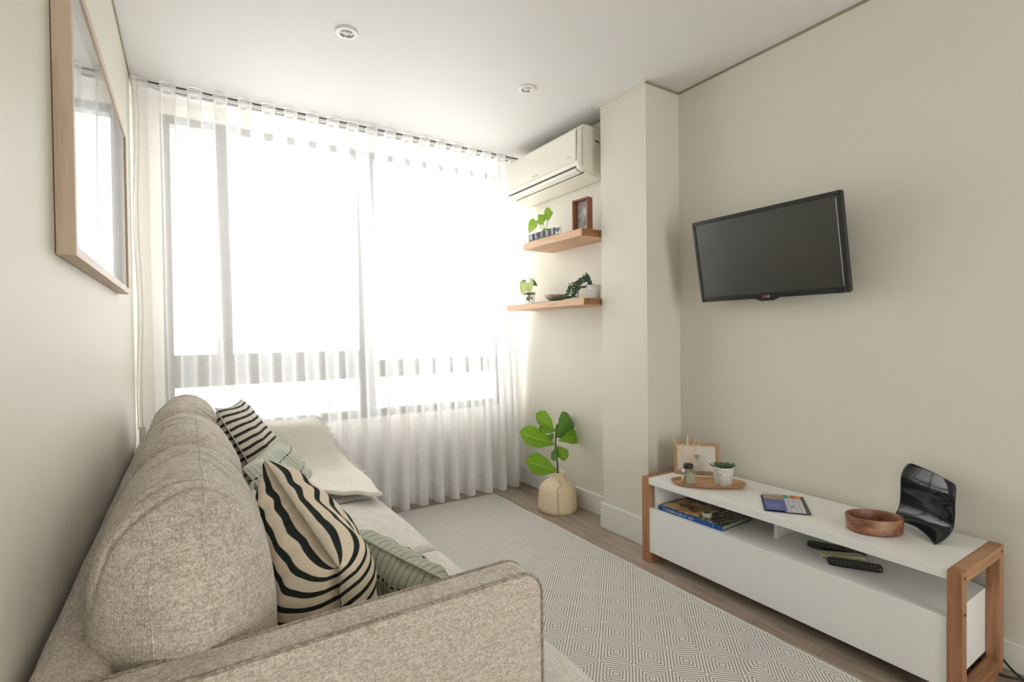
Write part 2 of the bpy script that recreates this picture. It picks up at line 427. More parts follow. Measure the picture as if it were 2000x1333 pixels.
# dark bead: shade of the gap put in as colour where walls meet the ceiling
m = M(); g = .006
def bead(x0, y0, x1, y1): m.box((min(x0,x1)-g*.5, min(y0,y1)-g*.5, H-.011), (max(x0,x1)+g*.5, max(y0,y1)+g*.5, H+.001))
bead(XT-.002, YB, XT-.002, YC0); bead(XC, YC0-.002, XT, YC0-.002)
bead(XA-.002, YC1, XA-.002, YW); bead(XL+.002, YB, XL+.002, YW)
m.build('ceiling_shade_strip', gap_m, kind='structure')
m = M(); m.box((XC-.012, YC0-.006, H-.006), (XC-.001, YC1+.03, H)); m.build('trim_2', paint, kind='structure')
# baseboards
bt = .015; bh = .125
def bb(name, a, b_, h=bh):
    m = M(); m.box(a, b_); o = m.build(name, trim_w, kind='structure', bevel=.004, seg=2); return o
bb('baseboard_left', (XL, YB, 0), (XL+bt, YW, bh))
bb('baseboard_right', (XT-bt, YB, 0), (XT, YC0-bt, .10))
bb('baseboard_pillar', (XC-bt, YC0-bt, 0), (XC, YC1+bt, bh+.025))
bb('baseboard_pillar_side', (XC, YC0-bt, 0), (XT, YC0, bh))
bb('baseboard_pillar_back', (XC, YC1, 0), (XA, YC1+bt, bh))
bb('baseboard_alcove', (XA-bt-.01, YC1+bt, 0), (XA, YW-bt, bh))
bb('baseboard_front', (XL+bt, YW-bt, 0), (XA-bt-.01, YW, bh))

# front window behind the sheer
win = M(); fy0, fy1 = YW+.01, YW+.09
fw = .045
win.box((WX0, fy0, WZ0), (WX0+fw, fy1, WZ1)).box((WX1-fw, fy0, WZ0), (WX1, fy1, WZ1)).box((WX0, fy0, WZ0), (WX1, fy1, WZ0+.055)).box((WX0, fy0, WZ1-fw), (WX1, fy1, WZ1))
w1 = win.build('window_1', frame_alu, kind='structure')
def wp(name, a, b_, mat=frame_alu): M().box(a, b_).build(name, mat, w1)
wp('mullion', (.975, fy0-.01, WZ0), (1.085, fy1, WZ1-fw)); wp('mullion', (.14, fy0, 1.06), (.225, fy1-.01, WZ1-fw))
wp('transom', (WX0+fw, fy0-.005, .872), (1.0, fy1-.005, 1.06)); wp('transom', (1.085, fy0, .872), (WX1-fw, fy1-.005, .99))
for a, b_ in (((WX0+fw, YW+.05, WZ0+.055), (.975, YW+.056, .872)), ((1.085, YW+.05, WZ0+.055), (WX1-fw, YW+.056, .872)),
              ((WX0+fw, YW+.05, 1.06), (.14, YW+.056, WZ1-fw)), ((.225, YW+.05, 1.06), (.975, YW+.056, WZ1-fw)), ((1.085, YW+.05, .99), (WX1-fw, YW+.056, WZ1-fw))):
    wp('glass_pane', a, b_, pane_m)
# unseen opening added behind the camera for fill light, glazed like a door
m = M(); y0, y1 = YB-.10, YB-.04
m.box((BX0, y0, 0), (BX0+.06, y1, BZ1)).box((BX1-.06, y0, 0), (BX1, y1, BZ1)).box((BX0, y0, BZ1-.06), (BX1, y1, BZ1)).box((1.02, y0, 0), (1.09, y1, BZ1)).box((BX0, y0, 0), (BX1, y1, .06))
w2 = m.build('back_fill_opening', frame_alu, kind='structure')
M().box((BX0+.06, y0+.02, .06), (1.02, y0+.026, BZ1-.06)).build('glass_pane', pane_m, w2)
M().box((1.09, y0+.02, .06), (BX1-.06, y0+.026, BZ1-.06)).build('glass_pane', pane_m, w2)

# ---------------------------------------------------------------- curtain
ct = thing('sheer_curtain', (1.0, 3.26, 0), 'floor-length white sheer curtain in soft wave folds hanging across the whole window', 'curtain')
NW = 19
def cfn(u, v):
    z = lerp(.012, 2.474, v) + .017*max(0, (v-.9)/.1)*max(0, -math.cos(2*math.pi*(NW*u+.28)))
    lo = 1 - v
    uu = u + .006*math.sin(u*23+1)*lo + .004*math.sin(u*51+2)*lo
    ph = 2*math.pi*(NW*uu + .28)
    am = .044 + .018*lo + .010*math.sin(u*37)*lo
    x0 = lerp(-.218, -.205, lo); x1 = lerp(2.075, 2.165, min(1, lo*1.3))
    x = lerp(x0, x1, uu) + .016*math.sin(2*ph)*(1-.4*lo)
    y = 3.262 + am*math.cos(ph) - .02*lo + .012*math.sin(u*19+v*2)*lo + .006*math.sin(u*140+v*5)*lo
    x += .006*math.sin(v*7+u*31)*lo
    if u < .045: y = lerp(3.235, y, (u/.045)**2)
    return (x, min(y, 3.40), z)
m = M(); m.grid(cfn, 950, 34)
m.build('curtain_panel', curtain_m, ct, smooth=True, fix=False)
m = M(); 
for k in range(120*4):
    pass
path = [cfn(i/720, 1.0) for i in range(721)]
m.tube([(p[0], p[1]-.001, p[2]+.0015) for p in path], .0035, 6); m.build('curtain_header', plain('header_tape', (.84, .83, .81), .7), ct, smooth=True)
m = M(); m.tube([(p[0], p[1]-.001, p[2]) for p in [cfn(i/720, .052) for i in range(721)]], .0022, 5)
m.build('hem_stitch', plain('hem_thread', (.85, .84, .82), .8), ct, smooth=True)
tk = thing('curtain_track', (1.0, 3.29, 2.476), 'slim white ceiling track carrying the sheer curtain', 'curtain rail')
m = M(); m.box((-.215, 3.262, 2.478), (2.19, 3.27, 2.5)); m.box((-.215, 3.30, 2.478), (2.19, 3.308, 2.5)); m.box((-.215, 3.262, 2.494), (2.19, 3.308, 2.5))
m.build('rail', trim_w, tk)
m = M(); m.box((-.21, 3.270, 2.484), (2.185, 3.3, 2.494)); m.build('slot', plain('track_slot', (.42, .41, .40), .6), tk)
for k in range(18):
    X = .045+ k*.1205-.12
    M().box((X-.016, 3.2555, 2.452), (X+.018, 3.258, 2.459)).build('glider', plain('glider_grey', (.09, .09, .1), .5) if k == 0 else bpy.data.materials['glider_grey'], tk)
cdm = plain('cord_white', (.80, .78, .74), .5)
cp = thing('cord_pull', (-.20, 3.17, .60), 'white looped curtain pull cord hanging beside the left wall', 'cord')
m = M(); pts = []
for i in range(41):
    z = lerp(2.47, .70, i/40); pts.append((-.217 + .006*math.sin(i*.3), 3.18, z))
m.tube(pts, .0018, 6); m.build('cord', cdm, cp, smooth=True)
m = M(); m.tube([(p[0]+.018, p[1], p[2]) for p in pts], .0018, 6); m.build('cord', cdm, cp, smooth=True)
m = M(); m.box((-.218, 3.172, .60), (-.188, 3.188, .71)); m.build('tension_bracket', trim_w, cp, bevel=.004)

# ---------------------------------------------------------------- sofa
SZ = .39; Y0 = .873; Y1 = .957; YE0 = 3.02; YE1 = 3.115
sofa = thing('sofa', (.28, 2.0, 0), 'long three-seat beige tweed sofa standing against the left wall', 'sofa')
m = M(); soft(m, soft_fn((-.20, Y0+.01, .06), (.70, YE1-.01, .27), .015, 0), 6); o = m.build('base', tweed_m, sofa, smooth=True)
for fx in (-.15, .62):
    for fy in (.95, 3.04):
        m = M(); m.lathe([(.018, 0), (.026, .06)], (fx, fy, .012), 14); m.build('leg', plain('leg_dark', (.05, .035, .025), .4) if (fx, fy) == (-.15, .95) else bpy.data.materials['leg_dark'], sofa, smooth=True)
m = M(); soft(m, soft_fn((-.222, Y0, .08), (-.10, YE1, .657), (.035, .03, .04), .004, .002, 8), 10, 60); o = m.build('back_panel', tweed_m, sofa, smooth=True); weld(o)
def arm(ya, yb, name='armrest'):
    prof = []
    def arc(cx, cz, r, a0, a1, n=8):
        for k in range(n+1):
            a = math.radians(lerp(a0, a1, k/n)); prof.append((cx+r*math.cos(a), cz+r*math.sin(a)))
    prof.append((-.205, .07)); prof.append((.628, .07))
    arc(.575, .607, .053, 0, 90, 8)
    arc(-.18, .635, .025, 90, 180, 4)
    m = M(); m.prism(prof, ya, yb, 'y')
    a = m.build(name, tweed_m, sofa, bevel=.016, seg=5)
    for yy in (ya+.006, yb-.006):
        m = M(); off = .0
        m.tube([(p[0], yy, p[1]-.0015) for p in prof[1:]], .0034, 6); m.build('piping', piping_m, a, smooth=True)
    return a
arm(Y0, Y1); arm(YE0, YE1)
seams_y = [.962, 1.715, 2.42, 3.018]
for i in range(3):
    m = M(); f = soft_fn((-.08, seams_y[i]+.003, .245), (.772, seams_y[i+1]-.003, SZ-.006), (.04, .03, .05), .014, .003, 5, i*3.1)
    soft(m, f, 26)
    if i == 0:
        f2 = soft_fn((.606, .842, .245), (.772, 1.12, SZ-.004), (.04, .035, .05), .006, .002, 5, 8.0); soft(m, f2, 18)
    o = m.build('seat_cushion', tweed_seat_lit, sofa, smooth=True); weld(o)
by = [.972, 1.69, 2.37, 3.01]
for i in range(3):
    f = soft_fn((-.142, by[i]+.002, .385), (.106, by[i+1]-.002, .862), (.12, .12, .13), .030, .008, 7, 2.7*i+1, lean=.03, ridge=.019, rk=50)
    m = M(); soft(m, f, 34, 90); o = m.build('back_cushion', tweed_m, sofa, smooth=True); weld(o)
    for sx in (-.42, .30):
        pts = [f((sx, lerp(-.97, .97, k/70), 1)) for k in range(71)]
        if True:
            pts = [f((sx, -1, lerp(-.8, .97, k/30))) for k in range(31)] + pts
        m = M(); m.tube(pts, .0017, 5); m.build('seam', tweed_m, o, smooth=True)

# ---------------------------------------------------------------- throw
def rows_fn(rows):
    n = len(rows)-1
    def cr(p0, p1, p2, p3, t):
        return .5*((2*p1)+(-p0+p2)*t+(2*p0-5*p1+4*p2-p3)*t*t+(-p0+3*p1-3*p2+p3)*t**3)
    def f(u, v):
        s = v*n; i = min(int(s), n-1); t = s-i
        def P(k, side): return Vector(rows[max(0, min(n, k))][side])
        a = cr(P(i-1, 0), P(i, 0), P(i+1, 0), P(i+2, 0), t); b = cr(P(i-1, 1), P(i, 1), P(i+1, 1), P(i+2, 1), t)
        p = a.lerp(b, u)
        nn = noise.noise(Vector((p.x*9, p.y*7, p.z*7)))
        p.z += .010*max(-.3, nn) + .004*math.sin(u*16+v*9)*(v > .4)
        p.z += .035*math.sin(math.pi*u)*max(0, 1-abs(v-.62)/.25)*0.5
        return p
    return f
rows = [((.33, 3.138, .52), (.585, 3.138, .55)), ((.33, 3.138, .67), (.60, 3.136, .66)), ((.33, 3.08, .685), (.612, 3.08, .68)), ((.32, 2.995, .675), (.63, 2.995, .655)),
        ((.30, 2.965, .56), (.68, 2.96, .56)), ((.30, 2.93, .45), (.725, 2.93, .48)), ((.30, 2.80, .418), (.765, 2.80, .435)), ((.36, 2.66, .415), (.765, 2.55, .432)), ((.45, 2.57, .414), (.735, 2.29, .425))]
tf = rows_fn(rows)
throw_m, t_, b_ = nt('throw_waffle')
vv = coords(t_, (34, 62, 1), 'UV'); ck = N(t_, 'ShaderNodeTexVoronoi', distance='CHEBYCHEV'); ck.inputs['Scale'].default_value = 1; ck.inputs['Randomness'].default_value = .25; L(t_, vv, ck.inputs['Vector'])
L(t_, ramp(t_, ck.outputs['Distance'], [(.1, (.82, .77, .68)), (.55, (.92, .89, .82))]), b_.inputs['Base Color'])
b_.inputs['Roughness'].default_value = .95; b_.inputs['Specular IOR Level'].default_value = .1; bump(t_, b_, ck.outputs['Distance'], .8, .004)
th = thing('throw_blanket', (.5, 2.8, .40), 'cream waffle-weave throw draped over the far sofa arm', 'blanket')
m = M(); m.grid(tf, 60, 110); m.build('cloth', throw_m, th, smooth=True, solid=.012)
m = M(); m.tube([tf(k/40, 1.0)+Vector((0, -.004, .004)) for k in range(41)], .011, 8); m.build('hem', throw_m, th, smooth=True)
m = M()
for k in range(260):
    v = k/260; p = tf(1.0, v*.8); d = Vector((.022+.012*random.random(), random.uniform(-.012, .012), random.uniform(-.012, .008)))
    m.tube([p, p+d*.5+Vector((0, 0, .003)), p+d], [.0011, .001, .0006], 3)
m.build('fringe', plain('fringe_yarn', (.80, .76, .67), .9), th, kind='stuff')

# ---------------------------------------------------------------- scatter cushions
def pillow(name, cs, th_, mat, label, nz=.006, seed=0, pinch=.07, ntag=None, ear=1.0, pw_=.55, group=None, n=44, su=2.4, sv=2.4, seam=True):
    tl, tr, br, bl = [Vector(c) for c in cs]
    nrm = (tr-tl).cross(bl-tl).normalized()
    ctr = (tl+tr+br+bl)/4
    def base(u, v):
        s = (2*u-1); t = (2*v-1)
        uu = .5+.5*s*(1-pinch*(1-t*t)*1.0); vv = .5+.5*t*(1-pinch*(1-s*s))
        top = tl.lerp(tr, uu); bot = bl.lerp(br, uu)
        return bot.lerp(top, vv)
    root = thing(name, tuple(Vector((ctr.x, ctr.y, min(c.z for c in (tl, tr, br, bl))))), label, 'cushion', group)
    m = M()
    for sg in (1, -1):
        def f(u, v, sg=sg):
            p = base(u, v); s = abs(2*u-1); t = abs(2*v-1)
            pf = ((1-s**(su if u > .5 else 2.4))*(1-t**sv))**pw_
            w = noise.noise(Vector((u*3.2+seed, v*3.2, sg*2)))*nz*2 + noise.noise(Vector((u*9+seed, v*5, sg*5)))*nz
            edge = math.sin(math.pi*u)*math.sin(math.pi*v)
            wr = .5*nz*math.sin((u*14+v*3)+4*noise.noise(Vector((u*3, v*3+seed, 1))))*(1-edge)
            return p + nrm*sg*(th_/2*pf) + nrm*(w+wr)*min(1, pf*3)
        m.grid(f, n, n, flip=sg < 0)
    pts = [m.v[k*(n+1)+n//2] for k in range(n+1)]; cv = [0]
    for k in range(n): cv.append(cv[-1]+(pts[k+1]-pts[k]).length)
    pts = [m.v[(n//2)*(n+1)+k] for k in range(n+1)]; cu_ = [0]
    for k in range(n): cu_.append(cu_[-1]+(pts[k+1]-pts[k]).length)
    m.uv = [(lerp(cu_[round(a*n)]/cu_[-1], a, .4), cv[round(b*n)]/cv[-1]) for a, b in m.uv]
    o = m.build('cover', mat, root, smooth=True); weld(o, 5e-4)
    edge = [base(k/20, 0) for k in range(20)] + [base(1, k/20) for k in range(20)] + [base(1-k/20, 1) for k in range(20)] + [base(0, 1-k/20) for k in range(20)]
    if seam: m = M(); m.tube(edge, .0022, 5, closed=True); m.build('seam', mat, root, smooth=True)
    return root, base, nrm
s1 = stripe_mat('bold_stripe_linen', (.86, .745, .585), (.022, .028, .027), 12.0, .36, .13, ph=.12)
s2 = stripe_mat('fine_stripe_linen', (.74, .69, .59), (.035, .035, .035), 17.5, .40, .3)
g1 = dot_mat('sage_dash_cotton', (.68, .71, .61))
g2 = dot_mat('sage_dash_cotton_dull', (.52, .53, .44))
P1C = [(.165, 1.50, .835), (.262, 1.12, .665), (.285, 1.10, .405), (.30, 1.50, .41)]
pillow('striped_cushion', P1C, .238, s1, 'large cushion with bold black and cream stripes leaning in the near sofa corner', nz=.008, seed=3, pinch=.03, pw_=.5, n=60, su=5.0, sv=2.6, seam=False)
P2C = [(.085, 2.35, .876), (.205, 2.70, .868), (.42, 2.62, .46), (.30, 2.26, .42)]
pillow('striped_cushion', P2C, .15, s2, 'cushion with narrow black and cream stripes leaning on the far back cushion', nz=.006, seed=9)
P3C = [(.145, 1.92, .72), (.31, 2.22, .765), (.435, 2.29, .565), (.27, 1.98, .50)]
r3, b3, n3 = pillow('patterned_cushion', P3C, .11, g1, 'small pale green dashed cushion standing in front of the narrow-striped cushion', nz=.006, seed=5)
P4C = [(.345, 1.43, .64), (.495, 1.07, .59), (.575, 1.10, .405), (.43, 1.46, .40)]
pillow('patterned_cushion', P4C, .13, g2, 'grey-green dashed cushion tucked between the bold striped cushion and near armrest', nz=.010, seed=12)
m = M(); p = Vector((.175, 1.93, .655)); m.box((-.010, -.001, -.014), (.010, .001, .014), rotz(.9, p)); m.build('care_label', plain('label_cloth', (.62, .6, .54), .8), r3, label='small cream sewn-in tag')

# ---------------------------------------------------------------- rug
rm = rug_mat()
wr = [(1.60, 1.30, .9, .012, .10), (1.2, 1.65, .25, .006, .12), (1.35, 1.95, .3, .008, .10), (1.45, 2.35, .1, .006, .10), (1.7, 1.95, -.6, .008, .07)]
def rugf(u, v):
    x = lerp(.28, 1.842, u); y = lerp(-.4, 3.165, v)
    z = .0065
    for cx, cy, an, h, L_ in wr:
        dx, dy = x-cx, y-cy; a = dx*math.cos(an)+dy*math.sin(an); c = -dx*math.sin(an)+dy*math.cos(an)
        z += 1.4*h*math.exp(-(c/.022)**2)*math.exp(-(a/(L_*1.5))**2)
    # pronounced ripple running in from the long edge
    d = (x-1.78)*.38-(y-1.07)*.92
    e = (x-1.62)*.92+(y-1.0)*.38
    z += .026*math.exp(-(d/.030)**2)*math.exp(-(e/.17)**2)
    z += .0028*(noise.noise(Vector((x*3.3, y*5.2, 0)))+.4)
    return (x, y, max(.0045, z))
m = M(); m.grid(rugf, 150, 330); m.uv = [(v.x, v.y) for v in m.v]
rg = m.build('rug', rm, smooth=True, solid=.004, label='flat-woven cream and grey rug with concentric diamonds on the plank floor', category='rug')

# ---------------------------------------------------------------- television
cy = Vector((2.205, 1.338, 1.512)); pit = math.radians(-11.1)
tu = Vector((0, -1, 0)); tv_ = Matrix.Rotation(pit, 3, 'Y') @ Vector((0, 0, 1)); tn = Matrix.Rotation(pit, 3, 'Y') @ Vector((-1, 0, 0))
TX = frame_mat(cy, tu, tv_, tn)
tvr = thing('television', tuple(cy-tv_*.2), 'black flat-screen television tilted down on the right wall', 'television')
blk = plain('tv_bezel_gloss', (.022, .023, .022), .16, nsc=30)
m = M(); hw, hh = .349, .2035
m.box((-hw, -hh, -.022), (hw, hh, -.002), TX); m.build('back_shell', plain('tv_back_black', (.02, .02, .02), .5), tvr, bevel=.008, seg=3)
m = M()
def rim(a, b_, c_, d_): m.prism([(a, b_), (c_, b_), (c_, d_), (a, d_)], -.004, .008, 'z', TX)
rim(-hw, hh-.018, hw, hh); rim(-hw, -hh, -hw+.013, hh-.018); rim(hw-.020, -hh, hw, hh-.018)
m.build('bezel', blk, tvr, bevel=.003)
m = M(); m.prism([(-hw+.013, -hh), (-.06, -hh), (-.03, -hh-.012), (.03, -hh-.012), (.06, -hh), (hw-.02, -hh), (hw-.02, -hh+.024), (-hw+.013, -hh+.024)], -.004, .0085, 'z', TX)
m.build('lower_bezel', blk, tvr, bevel=.003)
sm, t_, b_ = nt('tv_screen'); b_.inputs['Base Color'].default_value = (.032, .034, .028, 1); b_.inputs['Roughness'].default_value = .30; b_.inputs['Coat Weight'].default_value = .6; b_.inputs['Coat Roughness'].default_value = .12
m = M(); m.box((-hw+.010, -hh+.020, -.004), (hw-.018, hh-.015, .002), TX); m.build('screen', sm, tvr)
m = M(); m.box((hw-.0215, -hh+.03, .002), (hw-.0195, hh-.03, .0095), TX); m.build('trim_line', plain('tv_silver', (.6, .6, .6), .3, .6), tvr)
lm = M(); X_ = TX @ Matrix.Translation((-.012, -hh+.009, .0088))
lm.lathe([(.0065, 0), (.0065, .001)], (0, 0, 0), 20, X_); lo = lm.build('logo_disc', plain('logo_red', (.42, .02, .06), .4), tvr)
m = text_m('LG', .014, .0004, TX @ Matrix.Translation((.007, -hh+.009, .0090))); m.build('logo_letters', plain('logo_white', (.75, .75, .75), .4), tvr)
m = M(); m.box((-.10, -.08, -.05), (.10, .08, -.022), TX); m.build('mount_plate', plain('mount_black', (.03, .03, .03), .5), tvr)
m = M(); m.box((2.25, 1.28, 1.47), (2.34, 1.40, 1.55)); m.build('wall_bracket', bpy.data.materials['mount_black'], tvr)

# ---------------------------------------------------------------- air conditioner
ac = thing('air_conditioner', (2.1, 2.79, 2.11), 'cream wall-mounted air conditioner above the wooden shelves', 'air conditioner')
acm = plain('ac_plastic', (.86, .825, .72), .22, coat=.3, nsc=20, var=.02)
ay0, ay1 = 2.355, 3.195
prof = [(2.205, 2.43), (2.06, 2.43), (2.03, 2.425), (2.008, 2.408), (1.998, 2.38), (1.992, 2.20), (1.996, 2.178), (2.010, 2.160), (2.035, 2.147), (2.10, 2.125), (2.205, 2.112)]
m = M(); m.prism(prof, ay0, ay1, 'y'); o = m.build('body', acm, ac, bevel=.022, seg=5)
m = M(); m.prism([(1.987, 2.395), (1.9855, 2.205), (1.9915, 2.205), (1.9935, 2.395)], ay0+.03, ay1-.03, 'y'); m.build('front_panel', acm, ac, bevel=.004)
dk = plain('ac_slot_dark', (.06, .05, .035), .6)
def slot(xa, za, xb, zb, y_a, y_b, name='air_slot'):
    m = M(); m.prism([(xa, za), (xb, zb), (xb+.002, zb-.008*0-.002), (xa-.001, za-.003)], y_a, y_b, 'y'); return m.build(name, dk, ac)
m = M(); m.tube([(1.9965, ay0+.045, 2.1695), (1.9965, ay1-.04, 2.1695)], .0042, 6); m.build('air_slot', dk, ac)
m = M(); m.tube([(2.050, ay0+.03, 2.1415), (2.050, ay1-.06, 2.1415)], .0048, 6); m.build('air_slot', dk, ac)
m = M(); m.prism([(1.999, 2.163), (2.014, 2.1535), (2.042, 2.1425), (2.044, 2.1395), (2.012, 2.150), (1.996, 2.161)], ay0+.05, ay1-.06, 'y'); m.build('louvre', plain('ac_louvre', (.85, .83, .76), .3), ac, bevel=.001)
m = M(); m.tube([(2.016, ay0-.0005, 2.405), (2.014, ay0-.0008, 2.30), (2.014, ay0-.0005, 2.19), (2.018, ay0+.002, 2.17)], .0013, 5); m.build('side_joint', dk, ac)
m = M(); m.tube([(2.12, ay0-.001, 2.335), (2.145, ay0-.001, 2.33)], .005, 6); m.build('side_clip', dk, ac)
m = marks(7, .016, .0003, frame_mat((1.985, 2.80, 2.22), (0, -1, 0), (0, 0, 1), (-1, 0, 0))); m.build('brand_letters', plain('ac_grey', (.45, .43, .38), .4), ac)
m = M(); 
for k in range(4): m.box((1.9845, 2.43+k*.010, 2.235), (1.9862, 2.436+k*.010, 2.239))
m.build('indicator_marks', bpy.data.materials['ac_grey'], ac)

# ---------------------------------------------------------------- floating shelves
oak_sh = wood('shelf_oak', (.55, .30, .155), (.74, .47, .29), 'y', 12, .45, 9)
oak_end = wood('shelf_end_grain', (.26, .125, .045), (.42, .21, .08), 'x', 16, .5, 6)
def shelf(name, x0, y0, y1, z0, z1, label, nb):
    r = thing(name, (XA, (y0+y1)/2, z0), label, 'shelf', 'floating wooden shelves under the air conditioner')
    w = (XA-x0)/nb
    for k in range(nb):
        M().box((x0+k*w, y0+.0006, z0), (x0+(k+1)*w-.0005, y1, z1)).build('board_strip', oak_sh, r, bevel=.0012)
    M().box((x0+.0006, y0-.003, z0+.0006), (XA, y0+.0006, z1-.0006)).build('end_cap', oak_end, r, label='darker end-grain face')
    return r
shelf('floating_shelf', 1.955, 2.30, 2.915, 1.735, 1.778, 'upper floating oak shelf on the alcove wall, shorter of the two', 4)
shelf('floating_shelf', 1.955, 2.285, 3.13, 1.328, 1.366, 'lower floating oak shelf on the alcove wall, reaching the curtain', 4)

leaf_g = None
def leafmat(name, a, b__, rough=.4):
    m, t, b = nt(name)
    n = N(t, 'ShaderNodeTexNoise'); n.inputs['Scale'].default_value = 6; L(t, coords(t, (1, 1, 1)), n.inputs['Vector'])
    tc = N(t, 'ShaderNodeTexCoord'); sp = N(t, 'ShaderNodeSeparateXYZ'); L(t, tc.outputs['UV'], sp.inputs[0])
    u = math_(t, 'ABSOLUTE', math_(t, 'SUBTRACT', sp.outputs[0], .5))
    vein = math_(t, 'LESS_THAN', math_(t, 'ABSOLUTE', math_(t, 'SUBTRACT', math_(t, 'FRACT', math_(t, 'SUBTRACT', math_(t, 'MULTIPLY', sp.outputs[1], 7), math_(t, 'MULTIPLY', u, 3))), .5)), .06)
    mid = math_(t, 'LESS_THAN', u, .022)
    k = math_(t, 'MAXIMUM', math_(t, 'MULTIPLY', vein, .45), mid)
    L(t, mix(t, k, mix(t, n.outputs[0], a, b__), tuple(min(1, c*1.7+.05) for c in b__)), b.inputs['Base Color'])
    b.inputs['Roughness'].default_value = rough
    b.inputs['Subsurface Weight'].default_value = 0
    out = t.nodes['Material Output']; tl = N(t, 'ShaderNodeBsdfTranslucent'); tl.inputs[0].default_value = (*[min(1, c*1.5) for c in b__], 1)
    mx = N(t, 'ShaderNodeMixShader'); mx.inputs[0].default_value = .3; L(t, b.outputs[0], mx.inputs[1]); L(t, tl.outputs[0], mx.inputs[2]); L(t, mx.outputs[0], out.inputs[0])
    return m
def leaf(m, base, tip, width, nrm, curl=.12, fold=.25, shape='obovate', nu=8, nv=14, wave=.0):
    base = Vector(base); tip = Vector(tip); ax = tip-base; ln = ax.length; d = ax.normalized()
    nr = Vector(nrm); nr = (nr - d*nr.dot(d)).normalized(); sd = d.cross(nr)
    def wid(v):
        if shape == 'obovate': return (math.sin(math.pi*min(1, v**1.25))**.62)*(.42+.75*v) if 0 < v < 1 else 0
        if shape == 'heart': return (math.sin(math.pi*(v*.93+.07)**.62))**.75 if v < 1 else 0
        return math.sin(math.pi*v)**.8 if 0 < v < 1 else 0
    def f(u, v):
        s = 2*u-1; w = wid(v)*width/2
        off = abs(s)*w*fold - curl*ln*(v*v) + wave*math.sin(v*16+s*2)*abs(s)
        return base + d*ln*v + sd*s*w + nr*off
    m.grid(f, nu, nv)
    return m

# ---------------------------------------------------------------- objects on the upper shelf
zt = 1.778
white_p = plain('white_gloss', (.80, .80, .78), .35); blackp = plain('black_tile', (.035, .04, .055), .5)
lt = thing('letter_tiles', (1.975, 2.69, zt), 'row of dark letter tiles spelling BLISS with a heart, on the upper shelf', 'sign')
tilt = Vector((0, 0, 1))
M().box((1.966, 2.545, zt), (1.988, 2.875, zt+.010)).build('tile_rack', wood('rack_wood', (.30, .19, .10), (.45, .32, .18), 'y', 20), lt, bevel=.001)
ty = [2.838, 2.778, 2.719, 2.660, 2.602]
for ch, y in zip('BLISS', ty):
    o = M().box((1.969, y-.027, zt+.010), (1.977, y+.027, zt+.056)).build('letter_tile', blackp, lt, bevel=.002)
    text_m(ch, .046, .0005, frame_mat((1.9685, y, zt+.033), (0, -1, 0), (0, 0, 1), (-1, 0, 0))).build('letter', white_p, o)
o = M().box((1.969, 2.518, zt+.010), (1.977, 2.568, zt+.056)).build('letter_tile', white_p, lt, bevel=.002, label='white tile with a dark heart')
hp = [(0.016*math.sin(a)**3*1.15, (.013*math.cos(a)-.005*math.cos(2*a)-.002*math.cos(3*a)-.001*math.cos(4*a))*1.2) for a in [2*math.pi*k/40 for k in range(40)]]
M().prism([(x*1.1, y*1.1) for x, y in hp], 0, .001, 'z', frame_mat((1.9685, 2.543, zt+.033), (0, -1, 0), (0, 0, 1), (-1, 0, 0))).build('heart', blackp, o)

lg = leafmat('leaf_light', (.20, .36, .03), (.33, .52, .06)); glass_m = pane_mat('clear_glass', (.93, .95, .94), 1.5)
stemm = plain('stem_green', (.22, .30, .08), .5)
gv = thing('plant_in_glass', (2.06, 2.80, zt), 'leafy green cutting in a small clear glass behind the letter tiles', 'plant')
m = M(); cx_, cy_ = 2.06, 2.80
m.lathe([(.024, .001), (.026, .003), (.026, .062), (.0235, .062), (.0235, .006), (.001, .005)], (cx_, cy_, zt), 28, cap1=False); m.build('glass_vase', glass_m, gv, smooth=True)
def dr(x_, y_, z_): return Vector((x_, y_, z_))
stems = [((2.06, 2.80, zt+.01), (2.05, 2.80, zt+.10), (2.04, 2.88, zt+.165)), ((2.06, 2.80, zt+.01), (2.065, 2.79, zt+.11), (2.06, 2.76, zt+.195)), ((2.06, 2.80, zt+.01), (2.05, 2.79, zt+.06), (2.04, 2.75, zt+.085)), ((2.06, 2.80, zt+.01), (2.05, 2.80, zt+.12), (2.045, 2.81, zt+.165))]
for k, (a, b1, c) in enumerate(stems):
    m = M(); m.tube([vl(vl(a, b1, t), vl(b1, c, t), t) for t in [i/10 for i in range(11)]], .0019, 6); m.build('stem', stemm, gv, smooth=True)
for k, (bs, tp, w) in enumerate([((2.04, 2.88, zt+.165), (2.01, 2.93, zt+.085), .085), ((2.06, 2.76, zt+.195), (2.02, 2.715, zt+.135), .07), ((2.045, 2.81, zt+.165), (2.0, 2.76, zt+.115), .075), ((2.05, 2.80, zt+.155), (2.03, 2.845, zt+.20), .05), ((2.04, 2.75, zt+.085), (2.0, 2.735, zt+.05), .045), ((2.06, 2.76, zt+.19), (2.05, 2.77, zt+.235), .05)]):
    m = M(); leaf(m, bs, tp, w, (-.8, -.5, .4), .1, .2, 'heart'); m.build('leaf', lg, gv, smooth=True)

